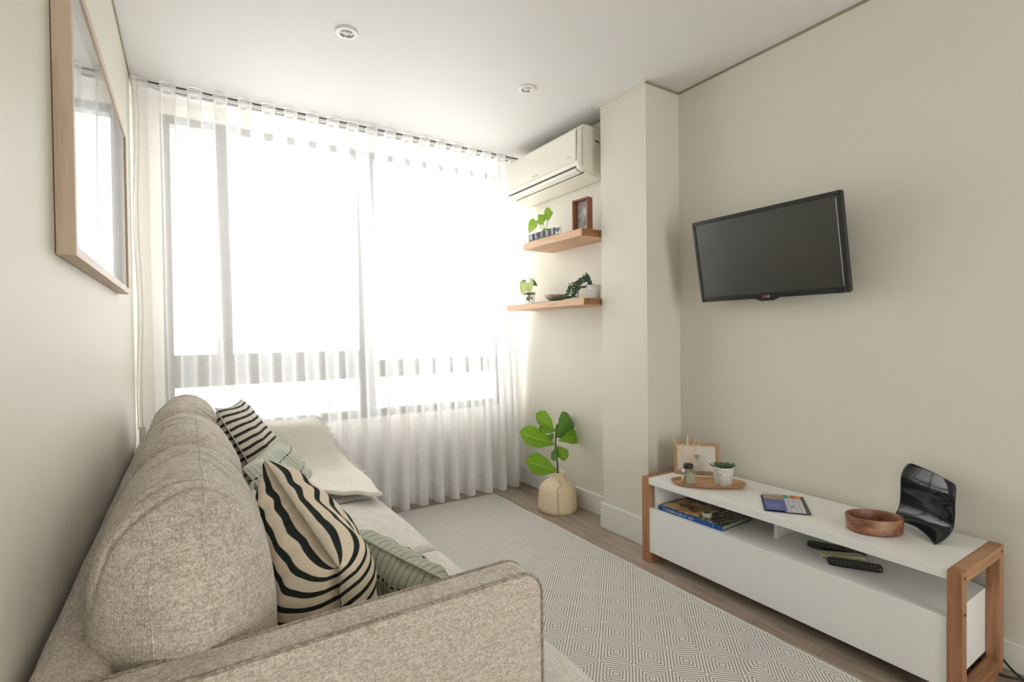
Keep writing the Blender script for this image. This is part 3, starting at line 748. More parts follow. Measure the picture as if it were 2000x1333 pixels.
redw = wood('frame_cherry', (.22, .075, .035), (.36, .145, .075), 'z', 16)
bf = thing('box_frame', (2.07, 2.385, zt), 'deep reddish wooden box frame standing at the right end of upper shelf', 'picture frame')
FX = frame_mat((2.052, 2.405, zt), Vector((.10, -1, 0)), (0, 0, 1), Vector((-1, -.10, 0)))   # local x along frame width, y up, z outwards
fw_, fh_, fd_ = .13, .205, .045
for a, b_ in (((-fw_/2, 0), (-fw_/2+.010, fh_)), ((fw_/2-.010, 0), (fw_/2, fh_)), ((-fw_/2+.010, fh_-.010), (fw_/2-.010, fh_)), ((-fw_/2+.010, 0), (fw_/2-.010, .010))):
    M().box((a[0], a[1], -fd_/2), (b_[0], b_[1], fd_/2), FX).build('frame_side', redw, bf, bevel=.0008)
pm, t_, b_ = nt('photo_print'); nn = N(t_, 'ShaderNodeTexNoise'); nn.inputs['Scale'].default_value = 26; nn.inputs['Detail'].default_value = 4; L(t_, coords(t_), nn.inputs['Vector'])
L(t_, ramp(t_, nn.outputs[0], [(.38, (.30, .30, .36)), (.5, (.68, .67, .70)), (.6, (.80, .79, .80))]), b_.inputs['Base Color'])
M().box((-fw_/2+.006, .006, -fd_/2), (fw_/2-.006, fh_-.006, -fd_/2+.004), FX).build('print', pm, bf)

# ---------------------------------------------------------------- objects on the lower shelf
zl = 1.366
vs = thing('vase_plant', (2.035, 2.965, zl), 'variegated cutting in a clear glass jar near the curtain on the lower shelf', 'plant')
m = M(); c_ = (2.035, 2.965, zl)
m.lathe([(.036, .001), (.040, .004), (.042, .085), (.0395, .085), (.0375, .008), (.001, .006)], c_, 32, cap1=False); m.build('glass_jar', glass_m, vs, smooth=True)
m = M(); m.lathe([(.0425, 0), (.0432, .006), (.0425, .012)], (c_[0], c_[1], zl+.072), 32, cap0=False, cap1=False); m.build('rim_band', plain('rim_grey', (.30, .29, .27), .4), vs, smooth=True, solid=.001)
m = M()
for k in range(5):
    a0 = random.random()*6; m.tube([(c_[0]+.022*math.cos(a0+t*2.1)-.005, c_[1]-.012+.016*math.sin(a0+t*1.7), zl+.035+.012*math.sin(t*3+k)+.004*k) for t in [i/6 for i in range(8)]], .0028, 5)
m.build('roots', plain('root_brown', (.22, .12, .07), .8), vs, smooth=True)
lv = leafmat('leaf_variegated', (.30, .46, .05), (.62, .72, .30))
dgl = leafmat('leaf_dark', (.05, .10, .06), (.12, .20, .10))  # dark green leaves beside the variegated ones
for k, (bs, tp, w, mt) in enumerate([((2.03, 2.99, zl+.16), (1.99, 3.0, zl+.075), .085, lv), ((2.03, 2.955, zl+.155), (1.985, 2.88, zl+.085), .075, lv), ((2.03, 3.0, zl+.165), (2.02, 3.075, zl+.165), .035, dgl), ((2.04, 2.97, zl+.165), (2.04, 2.93, zl+.185), .04, lv), ((2.04, 2.95, zl+.165), (2.04, 2.88, zl+.13), .04, dgl)]):
    m = M(); m.tube([vl(c_, bs, t)+Vector((0, 0, .02*(1-t))) for t in [i/6 for i in range(7)]], .0019, 6); st = m.build('stem', stemm, vs, smooth=True)
    m = M(); leaf(m, bs, tp, w, (-.85, -.4, .3), .12, .15, 'heart'); m.build('leaf', mt, vs, smooth=True)
bw = thing('wooden_bowl', (2.05, 2.68, zl+.0045), 'small shallow turned wooden bowl in the middle of the lower shelf', 'bowl')
m = M(); m.lathe([(.025, 0), (.034, .002), (.062, .022), (.080, .042), (.0775, .0435), (.060, .027), (.032, .009), (.001, .007)], (2.05, 2.68, zl+.0045), 40, cap1=False)
m.build('bowl', wood('pale_turned_wood', (.38, .28, .20), (.62, .49, .38), 'x', 16), bw, smooth=True)
sl = thing('slate_coaster', (2.05, 2.745, zl), 'thin grey slate lying under the small wooden bowl', 'coaster')
M().box((1.975, 2.61, zl), (2.125, 2.86, zl+.0045)).build('slate', plain('slate', (.16, .16, .17), .6, nb=.3), sl, bevel=.001)
def speckle(name, base, spot, sc=60, thr=.5, vein=False):
    m, t, b = nt(name); n = N(t, 'ShaderNodeTexNoise'); n.inputs['Scale'].default_value = sc; n.inputs['Detail'].default_value = 5; n.inputs['Distortion'].default_value = 1.4; L(t, coords(t), n.inputs['Vector'])
    d = math_(t, 'ABSOLUTE', math_(t, 'SUBTRACT', n.outputs[0], .5))
    L(t, ramp(t, d, [(.012, spot), (.05, base)]), b.inputs['Base Color']); b.inputs['Roughness'].default_value = .5; return m
spk = speckle('speckled_ceramic', (.80, .79, .76), (.42, .44, .40), 42)
tp_ = thing('trailing_succulent', (2.11, 2.375, zl), 'dark trailing succulent spilling from a speckled white pot on the lower shelf', 'plant')
m = M(); m.lathe([(.036, 0), (.040, .004), (.045, .088), (.042, .088), (.038, .07), (.001, .07)], (2.11, 2.375, zl), 30, cap1=False); m.build('pot', spk, tp_, smooth=True)
sg_ = leafmat('succulent_dark', (.02, .07, .045), (.07, .16, .09), .45)
m = M()
def blob(m, p, r, d):
    p = Vector(p); d = Vector(d).normalized(); a = d.orthogonal().normalized(); b = d.cross(a)
    X = frame_mat(p, a, b, d)
    m.lathe([(r*.15, 0), (r*.55, r*.6), (r*.5, r*1.3), (r*.08, r*2.0)], (0, 0, 0), 6, X)
def strand(m, pts, n, r):
    P = [Vector(p) for p in pts]
    for k in range(n):
        t = k/(n-1)*(len(P)-1); i = min(int(t), len(P)-2); p = P[i].lerp(P[i+1], t-i)
        for q in range(4):
            a = random.uniform(0, 6.28); blob(m, p+Vector((random.uniform(-1,1), random.uniform(-1,1), random.uniform(-.4,1)))*.006, r*random.uniform(.7, 1.3), (math.cos(a), math.sin(a), random.uniform(-.1, .9)))
m2 = M()
base_ = Vector((2.10, 2.385, zl+.085))
for q in range(11):
    ang = random.uniform(1.8, 4.6); rr = random.uniform(.03, .075); hz = random.uniform(.0, .045)
    e = Vector((2.11+rr*math.cos(ang)*1.1, 2.40+rr*1.2, 0))
    pts = [base_, base_+Vector((-.02, .012, .03+hz)), Vector((e.x-.015, e.y+.02, zl+.075+hz)), Vector((e.x-.03, e.y+.035, zl+.022))]
    strand(m, pts, 16, .0056); m2.tube(pts, .001, 4)
for q in range(3):
    yy = .02*q
    pts = [base_, Vector((2.04, 2.43, zl+.07)), Vector((2.01, 2.47, zl+.014)), Vector((1.99+.01*q, 2.56, zl+.011)), Vector((1.985+.012*q, 2.63+yy, zl+.010))]
    strand(m, pts, 30, .0055); m2.tube(pts, .001, 4)
m.build('succulent_leaves', sg_, tp_, smooth=True, kind='stuff'); m2.build('stems', stemm, tp_)

# ---------------------------------------------------------------- fiddle-leaf fig
pcx, pcy = 2.035, 2.66
fig = thing('potted_fig', (pcx, pcy, 0), 'fiddle-leaf fig in a round tan pot on the floor by the curtain', 'plant')
potm, t_, b_ = nt('woven_tan'); wv = N(t_, 'ShaderNodeTexWave', bands_direction='Z'); wv.inputs['Scale'].default_value = 36; wv.inputs['Distortion'].default_value = .6; L(t_, coords(t_), wv.inputs['Vector'])
nn = N(t_, 'ShaderNodeTexNoise'); nn.inputs['Scale'].default_value = 60; L(t_, coords(t_, (1, 1, 4)), nn.inputs['Vector'])
L(t_, mix(t_, nn.outputs[0], (.68, .54, .34), (.86, .73, .52)), b_.inputs['Base Color']); b_.inputs['Roughness'].default_value = .8; bump(t_, b_, wv.outputs[0], .35, .002)
m = M(); m.lathe([(.120, .0), (.127, .006), (.129, .03), (.125, .09), (.119, .145), (.110, .165), (.086, .185), (.056, .203), (.044, .215), (.043, .238), (.050, .252), (.047, .253), (.039, .238), (.039, .20)], (pcx, pcy, 0), 48, cap1=False)
pot = m.build('pot', potm, fig, smooth=True)
an = math.atan2(-pcy, -pcx)+.02
def pp(r, z, da=0): return (pcx+r*math.cos(an+da), pcy+r*math.sin(an+da), z)
m = M(); m.tube([pp(.1275, .006), pp(.1297, .03), pp(.1257, .09), pp(.1197, .145)], .0012, 5)
m.tube([pp(.1197, .145), pp(.116, .157, -.03), pp(.1108, .166, -.02), pp(.10, .1755, .14), pp(.087, .1865, .30), pp(.077, .1935, .30), pp(.070, .198, .12), pp(.060, .203, .25), pp(.048, .214, .3)], .0011, 5)
m.build('stitched_seam', plain('thread_black', (.02, .02, .02), .7), pot)
m = M(); m.lathe([(.0385, 0), (.0385, .012), (.001, .016)], (pcx, pcy, .20), 20, cap1=False); m.build('soil', plain('soil', (.06, .04, .03), .95, nb=.6), pot)
bark = plain('bark', (.10, .065, .05), .8, nb=.4)
st = [(pcx+.005, pcy, .20), (pcx+.002, pcy, .30), (pcx-.008, pcy, .38), (pcx-.012, pcy, .45), (pcx-.008, pcy, .52), (pcx-.004, pcy, .56)]
m = M(); m.tube(st, [.006, .0055, .005, .0045, .004, .003], 8); m.build('trunk', bark, fig, smooth=True)
f1 = leafmat('fig_leaf_bright', (.11, .24, .012), (.19, .36, .022), .38); f2 = leafmat('fig_leaf_dark', (.05, .14, .02), (.10, .23, .04), .38)
# base, tip (x,z at the plant's depth, y offsets), width, facing
LV = [((-.01, 0, .515), (-.135, .03, .645), .115, (.2, -1, .55), f1), ((-.01, .0, .52), (-.145, -.02, .555), .075, (0, -.7, 1), f1),
      ((0, 0, .50), (.165, .05, .60), .125, (.1, -1, .35), f2), ((0, -.01, .455), (.21, .0, .47), .085, (0, -1, .25), f1),
      ((-.015, 0, .43), (-.285, -.02, .545), .125, (.1, -1, .5), f1), ((0, -.01, .255), (-.25, -.03, .365), .125, (.1, -1, .45), f1),
      ((0, .02, .47), (.12, .06, .53), .10, (0, -1, .3), f2), ((-.01, -.015, .425), (.045, -.05, .335), .075, (0, -1, .15), f1),
      ((-.01, .02, .50), (-.065, .05, .44), .07, (0, -1, 0), f2), ((-.01, -.01, .425), (-.05, -.03, .335), .06, (0, -1, .1), f2)]
for b0, t0, w, nr, mt in LV:
    b1 = (pcx+b0[0], pcy+b0[1], b0[2]); t1 = (pcx+t0[0], pcy+t0[1], t0[2])
    m = M(); leaf(m, b1, t1, w*1.28, nr, .10, .18, 'obovate', 10, 20, .004); m.build('leaf', mt, fig, smooth=True)

# ---------------------------------------------------------------- media console
walnut = wood('console_wood', (.30, .135, .06), (.47, .245, .125), 'z', 13, .45, 9, dark=(.16, .065, .03))
walnut_x = wood('console_wood_rail', (.30, .135, .06), (.47, .245, .125), 'x', 13, .45, 9, dark=(.16, .065, .03))
whl, t_, b_ = nt('white_laminate'); b_.inputs['Base Color'].default_value = (.84, .84, .82, 1); b_.inputs['Roughness'].default_value = .38
con = thing('media_console', (2.12, 1.19, 0), 'low white media console with open wooden end frames along the right wall', 'console')
for y0, y1, in ((1.782, 1.822), (.553, .590)):
    fr = thing('end_frame', (0, 0, 0), '', ''); bpy.data.objects.remove(fr)
    M().box((1.932, y0, 0), (1.970, y1, .43)).build('leg', walnut, con, bevel=.0015)
    M().box((2.275, y0, 0), (2.313, y1, .43)).build('leg', walnut, con, bevel=.0015)
    M().box((1.970, y0, .392), (2.275, y1, .43)).build('top_rail', walnut_x, con, bevel=.0015)
    M().box((1.970, y0, 0), (2.275, y1, .042)).build('bottom_rail', walnut_x, con, bevel=.0015)
M().box((1.936, .590, .397), (2.313, 1.782, .429)).build('top_board', whl, con, bevel=.0015)
M().box((1.960, .5905, .058), (2.30, 1.7815, .276)).build('cabinet_box', whl, con, bevel=.001)
M().box((1.938, .5915, .056), (1.957, 1.7805, .279)).build('drawer_front', whl, con, bevel=.0012)
M().box((1.962, 1.748, .276), (2.30, 1.764, .397)).build('upright', whl, con)
M().box((2.10, 1.212, .276), (2.30, 1.228, .397)).build('upright', whl, con)
for y in (1.8225, .5525):
    for x_, z_ in ((1.951, .41), (2.294, .41), (1.951, .30)):
        m = M(); m.tube([(x_, y-.0012 if y < 1 else y-.001, z_), (x_, y+.001, z_)], .004, 8); m.build('screw', plain('screw_dark', (.03, .02, .015), .6) if 'screw_dark' not in bpy.data.materials else bpy.data.materials['screw_dark'], con)

ZS = .43
# oval tray
tr = thing('oval_tray', (2.085, 1.54, ZS), 'oval wooden tray at the far end of the console top', 'tray')
TXm = rotz(math.atan2(-.222, .234), (2.078, 1.540, ZS))
def oval(hl, hw_, n=48, e=2.5):
    return [(hl*math.copysign(abs(math.cos(a))**(2/e), math.cos(a)), hw_*math.copysign(abs(math.sin(a))**(2/e), math.sin(a))) for a in [2*math.pi*k/n for k in range(n)]]
def oval_shell(m, levels, X, e=2.5, n=56, cap0=True, cap1=True):
    vs = []; fs = []
    for hl, hw_, z in levels:
        for p in oval(hl, hw_, n, e): vs.append((p[0], p[1], z))
    for j in range(len(levels)-1):
        for k in range(n): fs.append((j*n+k, j*n+(k+1)%n, (j+1)*n+(k+1)%n, (j+1)*n+k))
    if cap0: fs.append(tuple(reversed(range(n))))
    if cap1: fs.append(tuple((len(levels)-1)*n+k for k in range(n)))
    m.add(vs, fs, None, X)
m = M(); oval_shell(m, [(.150, .062, 0), (.168, .078, .013), (.170, .080, .016), (.166, .076, .016), (.152, .064, .006)], TXm)
m.build('tray', wood('tray_wood', (.40, .19, .085), (.56, .30, .155), 'y', 10, .4), tr, smooth=False)
zt2 = ZS+.0062
# reed diffuser
dcx, dcy = 1.997, 1.588
df = thing('reed_diffuser', (dcx, dcy, zt2), 'glass reed diffuser bottle with black collar and reeds on the tray', 'diffuser')
m = M(); m.lathe([(.030, 0), (.034, .003), (.0345, .060), (.030, .070), (.018, .075), (.018, .080), (.016, .080), (.016, .074), (.028, .068), (.032, .058), (.032, .008), (.001, .005)], (dcx, dcy, zt2), 32, cap1=False); m.build('bottle', glass_m, df, smooth=True)
m = M(); m.lathe([(.0315, .0), (.0315, .034), (.001, .034)], (dcx, dcy, zt2+.009), 28, cap1=False); m.build('oil', plain('amber_oil', (.80, .66, .42), .05, trans=.9, ior=1.4), df, smooth=True)
m = M(); a_c = math.atan2(-dcy, -dcx)
lab = [(dcx+.0352*math.cos(a_c+t), dcy+.0352*math.sin(a_c+t)) for t in [lerp(-.35, 1.15, k/12) for k in range(13)]]
m.add([(p[0], p[1], zt2+.008) for p in lab]+[(p[0], p[1], zt2+.058) for p in lab], [(k, k+1, k+14, k+13) for k in range(12)]); m.build('label_sticker', plain('sage_label', (.36, .35, .25), .7), df, smooth=True)
m = M(); m.lathe([(.0215, 0), (.023, .003), (.023, .018), (.019, .022), (.001, .022)], (dcx, dcy, zt2+.076), 24, cap1=False); m.build('collar', plain('collar_black', (.02, .022, .018), .5, nb=.3), df, smooth=True)
reedm = plain('reed', (.74, .52, .32), .7)
rv = Vector((right.x, right.y, 0)).normalized(); fv = Vector((fwd.x, fwd.y, 0)).normalized()
for sx, sf, hz in ((-.068, .01, .225), (-.060, -.02, .205), (-.022, .02, .195), (-.004, 0, .236), (.004, .01, .232), (.032, -.01, .222), (.042, .02, .205), (.052, 0, .212)):
    a = Vector((dcx, dcy, zt2+.012)) - rv*sx*.22 - fv*sf*.3; b__ = Vector((dcx, dcy, zt2+hz-.005)) + rv*sx*1.0 + fv*sf
    m = M(); m.tube([a, a.lerp(b__, .5), b__], .0019, 6); m.build('reed', reedm, df, smooth=True)
# succulent pot on the tray
scx, scy = 2.122, 1.488
sp_ = thing('potted_succulent', (scx, scy, zt2), 'green succulent in a speckled white pot on the oval tray', 'plant')
m = M(); m.lathe([(.036, 0), (.039, .003), (.046, .084), (.0465, .087), (.043, .087), (.040, .075), (.001, .075)], (scx, scy, zt2), 36, cap1=False); m.build('pot', spk, sp_, smooth=True)
def rosette(parent, cx, cy, cz, R, n, mt, hgt=1.0):
    for k in range(n):
        a = k*2.39996; t = k/n; r = R*(1-.72*t); el = .35+1.0*t
        b0 = Vector((cx+.12*r*math.cos(a), cy+.12*r*math.sin(a), cz)); tip = b0+Vector((math.cos(a)*r*math.cos(el), math.sin(a)*r*math.cos(el), r*math.sin(el)*hgt+R*.12))
        m = M(); leaf(m, b0, tip, r*.42, (-.3*math.cos(a), -.3*math.sin(a), 1), -.12, .5, 'x', 4, 7); m.build('leaf', mt, parent, smooth=True, solid=.003)
suc = leafmat('succulent_green', (.07, .13, .08), (.20, .31, .19), .5)
for ox, oy in ((-.018, .016), (.020, -.016), (.004, .004)):
    rosette(sp_, scx+ox, scy+oy, zt2+.072, .042, 15, suc, 1.1)
# framed sign
fo = thing('framed_sign', (2.18, 1.69, ZS), 'light oak frame with a wifi symbol card, standing behind the tray', 'picture frame')
d_ = Vector((2.262-2.112, 1.603-1.768, 0)).normalized(); out_ = Vector((d_.y, -d_.x, 0))
if out_.dot(Vector((-1, -1, 0))) < 0: out_ = -out_
up_ = (Vector((0, 0, 1)) - out_*.12).normalized(); nz_ = d_.cross(up_)
SX = frame_mat(Vector((2.187, 1.686, ZS+.001)), d_, up_, nz_); fwid, fhei = .222, .160
okf = wood('frame_oak', (.34, .19, .085), (.50, .31, .16), 'z', 16)
for a, b_ in (((-fwid/2, 0), (-fwid/2+.016, fhei)), ((fwid/2-.016, 0), (fwid/2, fhei)), ((-fwid/2+.016, fhei-.016), (fwid/2-.016, fhei)), ((-fwid/2+.016, 0), (fwid/2-.016, .016))):
    M().box((a[0], a[1], -.007), (b_[0], b_[1], .009), SX).build('frame_side', okf, fo, bevel=.0008)
card = M().box((-fwid/2+.012, .012, -.005), (fwid/2-.012, fhei-.012, .001), SX).build('card', plain('card_paper', (.74, .68, .62), .5), fo)
ink = plain('ink_teal', (.05, .12, .10), .5)
m = M(); Xs = SX @ Matrix.Translation((.0, .073, .0018))
for r0 in (.010, .017, .024):
    pts = [(r0*math.sin(a), r0*math.cos(a), 0) for a in [lerp(-.72, .72, k/12) for k in range(13)]]; m.tube(pts, .0016, 5, Xs)
m.lathe([(.0032, 0), (.0032, .0008)], (0, 0, 0), 14, Xs); m.build('wifi_symbol', ink, card)
m = M(); m.box((-.055, -.032, 0), (.055, -.0312, .0004), Xs); m.box((-.045, -.042, 0), (.045, -.0412, .0004), Xs); m.build('printed_lines', plain('ink_soft', (.62, .54, .48), .6), card)
m = M(); m.box((-.02, .01, -.05), (.02, .012, -.007), SX); m.build('back_stand', okf, fo)

# brochures
def sheet(name, cs, z0, th_, mat, label, parent=None, lift=None, group=None):
    pass
BA, BB_, BC_, BD_ = Vector((1.958, 1.182, ZS)), Vector((2.060, 1.052, ZS)), Vector((2.262, 1.175, ZS)), Vector((2.155, 1.318, ZS))   # near-left, near-right, far-right, far-left
bu = (BB_-BA); bv = (BD_-BA)
def quad_prism(m, A, B, Cc, D, z0, z1, curl=0):
    m.add([(A.x,A.y,z0),(B.x,B.y,z0),(Cc.x,Cc.y,z0),(D.x,D.y,z0),(A.x,A.y,z1),(B.x,B.y,z1),(Cc.x,Cc.y,z1+curl),(D.x,D.y,z1+curl)], [(0,3,2,1),(4,5,6,7),(0,1,5,4),(1,2,6,5),(2,3,7,6),(3,0,4,7)])
bm_, t_, b_ = nt('river_brochure'); tcn = N(t_, 'ShaderNodeTexCoord'); spn = N(t_, 'ShaderNodeSeparateXYZ'); L(t_, tcn.outputs['UV'], spn.inputs[0])
nn = N(t_, 'ShaderNodeTexNoise'); nn.inputs['Scale'].default_value = 9; nn.inputs['Detail'].default_value = 5; L(t_, coords(t_, (1, 3, 1), 'UV'), nn.inputs['Vector'])
city = ramp(t_, nn.outputs[0], [(.35, (.10, .05, .03)), (.5, (.32, .19, .10)), (.62, (.55, .42, .28))])
riv = ramp(t_, nn.outputs[0], [(.35, (.03, .05, .22)), (.6, (.09, .12, .42))])
kk = ramp(t_, spn.outputs[1], [(.60, (0, 0, 0)), (.64, (1, 1, 1))])
L(t_, mix(t_, ramp(t_, spn.outputs[1], [(.86, (0, 0, 0)), (.93, (1, 1, 1))]), mix(t_, kk, riv, city), (.66, .60, .58)), b_.inputs['Base Color']); b_.inputs['Roughness'].default_value = .35
def uvquad(A, B, Cc, D, z0, z1, name, mat, parent, side=None):
    m = M(); quad_prism(m, A, B, Cc, D, z0, z1); m.uv = [(0,0),(1,0),(1,1),(0,1)]*2
    return m.build(name, mat, parent)
def P(a, b): return BA + bu*a + bv*b
lf0 = thing('leaflet', tuple(P(.5, .5)), 'dark leaflet lying lowest in the brochure stack on the console', 'leaflet', 'brochures on the console top')
uvquad(P(-.02, .02), P(.9, -.0), P(.9, .88), P(-.03, .90), ZS+.0002, ZS+.0022, 'sheet', plain('leaflet_navy', (.03, .045, .09), .5), lf0)
lf2 = thing('leaflet', tuple(P(.9, .5)), 'olive green card sticking out at the right of the brochure stack', 'leaflet', 'brochures on the console top')
uvquad(P(.45, .0), P(1.0, .0), P(.99, .97), P(.45, .97), ZS+.0024, ZS+.0038, 'sheet', plain('leaflet_green', (.07, .10, .055), .6), lf2)
lf3 = thing('leaflet', tuple(P(.75, .5)), 'pale brochure with coloured tabs and small map, right side of the stack', 'leaflet', 'brochures on the console top')
pg = plain('leaflet_pale', (.62, .60, .68), .5)
o = uvquad(P(.45, .02), P(.90, .02), P(.90, .97), P(.45, .97), ZS+.004, ZS+.0056, 'sheet', pg, lf3)
for k, (c_n, cc) in enumerate((('tab_blue', (.03, .20, .50)), ('tab_green', (.22, .52, .12)), ('tab_red', (.62, .10, .06)), ('tab_orange', (.80, .30, .08)))):
    a0 = [.45, .585, .67, .79][k]; a1 = [.583, .668, .788, .90][k]
    uvquad(P(a0, .78), P(a1, .78), P(a1, .97), P(a0, .97), ZS+.0057, ZS+.0060, 'coloured_tab', plain(c_n, cc, .5), o)
for a0 in (.58, .70, .80):
    uvquad(P(a0, .04), P(a0+.012, .04), P(a0+.012, .76), P(a0, .76), ZS+.0057, ZS+.0059, 'fold_line', plain('fold_grey', (.28, .27, .34), .6) if a0 == .58 else bpy.data.materials['fold_grey'], o)
uvquad(P(.62, .25), P(.66, .25), P(.67, .36), P(.61, .34), ZS+.0057, ZS+.0059, 'map_mark', plain('map_green', (.12, .28, .10), .6), o)
lf1 = thing('leaflet', tuple(P(.25, .5)), 'blue brochure with a riverside photo, uppermost at the left of the stack', 'leaflet', 'brochures on the console top')
o = uvquad(P(.02, .03), P(.50, .03), P(.50, 1.0), P(.02, 1.0), ZS+.0062, ZS+.0080, 'sheet', bm_, lf1)
Xl = frame_mat(P(.20, .30)+Vector((0, 0, .0082)), bu, bv, (0, 0, 1)); marks(5, .012, .0002, Xl, seed=4).build('title', plain('print_white', (.62, .66, .85), .5), o)
Xl = frame_mat(P(.22, .20)+Vector((0, 0, .0082)), bu, bv, (0, 0, 1)); marks(10, .008, .0002, Xl, (5,), 5).build('title', bpy.data.materials['print_white'], o)

# oval wooden bowl
ob = thing('oval_bowl', (2.14, .845, ZS), 'straight-sided oval wooden bowl on the near half of the console', 'bowl')
dw = wood('bowl_wood', (.16, .055, .03), (.42, .20, .10), 'y', 7, .4, 4, dark=(.07, .028, .018))
BX_ = rotz(math.radians(-40), (2.095, .850, ZS))
m = M(); oval_shell(m, [(.084, .062, 0), (.090, .068, .004), (.092, .070, .052), (.090, .068, .055), (.084, .062, .055), (.082, .060, .051), (.080, .058, .012)], BX_, 2.1)
o = m.build('bowl', dw, ob, smooth=True); o.modifiers.new('es', 'EDGE_SPLIT').split_angle = math.radians(50)

# curved black ornament
orn = thing('curved_glass_ornament', (2.24, .74, ZS), 'glossy black curved glass ornament standing at the near end of console', 'ornament')
om, t_, b_ = nt('black_glass'); b_.inputs['Base Color'].default_value = (.006, .009, .012, 1); b_.inputs['Roughness'].default_value = .04; b_.inputs['IOR'].default_value = 1.45
Lb, Rb = Vector((2.285, .835, 0)), Vector((2.190, .640, 0))
dO = (Rb-Lb).normalized(); oO = Vector((dO.y, -dO.x, 0))
if oO.dot(Vector((-1, 0, 0))) < 0: oO = -oO
def ofn(u, v):
    s = 2*u-1
    # profile in (out, z): from the front lip back and up
    pr = [(.058, .001), (.040, .010), (.018, .030), (.002, .058), (-.004, .100), (-.006, .150), (-.014, .185), (-.026, .212)]
    t = v*(len(pr)-1); i = min(int(t), len(pr)-2); k = t-i
    def cr(j): a, b, c, d = [pr[max(0, min(len(pr)-1, i+q))][j] for q in (-1, 0, 1, 2)]; return .5*(2*b+(c-a)*k+(2*a-5*b+4*c-d)*k*k+(-a+3*b-3*c+d)*k**3)
    o_, z = cr(0), cr(1)
    wid = 1.0
    if v > .72: q_ = (v-.72)/.28; wid = 1 - .26*(1-math.sqrt(max(0, 1-q_*q_)))
    z += -.020*s*max(0, v-.3)
    z += .026*(1-s*s)*(max(0, 1-v/.35))**1.4                 # arched lip
    o_ += .014*s*s*(.5+.5*v)                                # wings curl forward
    o_ += .016*max(0, s)*max(0, 1-v/.3)
    c = (Lb+Rb)/2 + Vector((0, 0, ZS))
    return c + dO*s*.105*wid + oO*o_ + Vector((0, 0, z))
m = M(); m.grid(ofn, 40, 50); m.build('curved_sheet', om, orn, smooth=True, solid=.004)

# inside the shelf bay: book, brochure, little plant, remotes
zb = .2765
bk = thing('coffee_table_book', (2.10, 1.60, zb), 'large landscape book with a blue spine on the console shelf', 'book')
bk0, bk1 = Vector((1.962, 1.742, 0)), Vector((1.972, 1.392, 0)); bd = (bk1-bk0).normalized(); bo = Vector((-bd.y, bd.x, 0)); 
if bo.x < 0: bo = -bo
KX = frame_mat(Vector((1.966, 1.742, zb)), bd, bo, Vector((0, 0, 1)) if bd.cross(bo).z > 0 else Vector((0, 0, -1)))
sgz = 1 if bd.cross(bo).z > 0 else -1
KX = Matrix(((bd.x, bo.x, 0, 1.966), (bd.y, bo.y, 0, 1.742), (0, 0, 1, zb), (0, 0, 0, 1)))
ph_, t_, b_ = nt('city_photo_cover'); nn = N(t_, 'ShaderNodeTexNoise'); nn.inputs['Scale'].default_value = 26; nn.inputs['Detail'].default_value = 6; nn.inputs['Distortion'].default_value = 1.0; L(t_, coords(t_, (1, 2.2, 1)), nn.inputs['Vector'])
L(t_, ramp(t_, nn.outputs[0], [(.32, (.02, .025, .02)), (.45, (.10, .11, .08)), (.52, (.22, .11, .09)), (.60, (.30, .33, .34)), (.72, (.50, .53, .52))]), b_.inputs['Base Color']); b_.inputs['Roughness'].default_value = .25
bl_ = plain('spine_blue', (.01, .09, .34), .35)
M().box((0, .002, .0), (.350, .240, .0022), KX).build('back_cover', plain('cover_dark', (.02, .03, .02), .4), bk)
M().box((.003, .004, .0022), (.347, .237, .0178), KX).build('pages', plain('page_edge', (.36, .37, .27), .8), bk)
M().box((0, .002, .0178), (.350, .240, .0200), KX).build('front_cover', ph_, bk)
spn_ = M().box((-.001, -.002, .0), (.351, .002, .0202), KX).build('spine', bl_, bk, bevel=.0008)
xa = Vector((bd.x, bd.y, 0)); TXs = frame_mat(KX @ Vector((.125, -.0024, .0102)), xa, (0, 0, 1), -bo)
wp_ = plain('spine_print', (.72, .80, .90), .5)
marks(21, .0125, .0003, TXs, (13, 16), 6).build('spine_title', wp_, spn_)
marks(1, .0125, .0003, frame_mat(KX @ Vector((.034, -.0024, .0102)), xa, (0, 0, 1), -bo)).build('spine_mark', wp_, spn_)
marks(1, .011, .0003, frame_mat(KX @ Vector((.306, -.0024, .0102)), xa, (0, 0, 1), -bo)).build('spine_mark', wp_, spn_)
kb = thing('kraft_brochure', (2.09, 1.66, zb+.0203), 'tan brochure with blurred dark brown lettering lying on the blue-spined book', 'brochure')
q = [KX @ Vector(p) for p in ((.012, .012, 0), (.190, .040, 0), (.235, .190, 0), (.03, .20, 0))]
q = [KX @ Vector(p) for p in ((.008, .020, 0), (.205, .018, 0), (.225, .165, 0), (.02, .175, 0))]
kr, t_, b_ = nt('kraft_print'); nn = N(t_, 'ShaderNodeTexNoise'); nn.inputs['Scale'].default_value = 14; L(t_, coords(t_), nn.inputs['Vector'])
L(t_, ramp(t_, nn.outputs[0], [(.35, (.48, .27, .11)), (.5, (.66, .43, .20)), (.65, (.80, .60, .33))]), b_.inputs['Base Color']); b_.inputs['Roughness'].default_value = .6
m = M(); quad_prism(m, q[0], q[1], q[2], q[3], zb+.0203, zb+.0235); ks = m.build('sheet', kr, kb)
brn = plain('print_brown', (.07, .02, .012), .6)
for ox, oy, rr in ((.080, .085, .013), (.108, .100, .014), (.138, .105, .015), (.135, .070, .010), (.160, .062, .012)):
    c = KX @ Vector((ox, oy, .0237)); LX = frame_mat((c.x, c.y, zb+.0238), bd, bo, (0, 0, 1))
    m = M(); m.tube([(rr*1.15*math.cos(a), rr*math.sin(a), 0) for a in [lerp(.4, 6.0, k/16) for k in range(17)]], .0026, 5, LX); m.build('lettering', brn, ks, smooth=True)
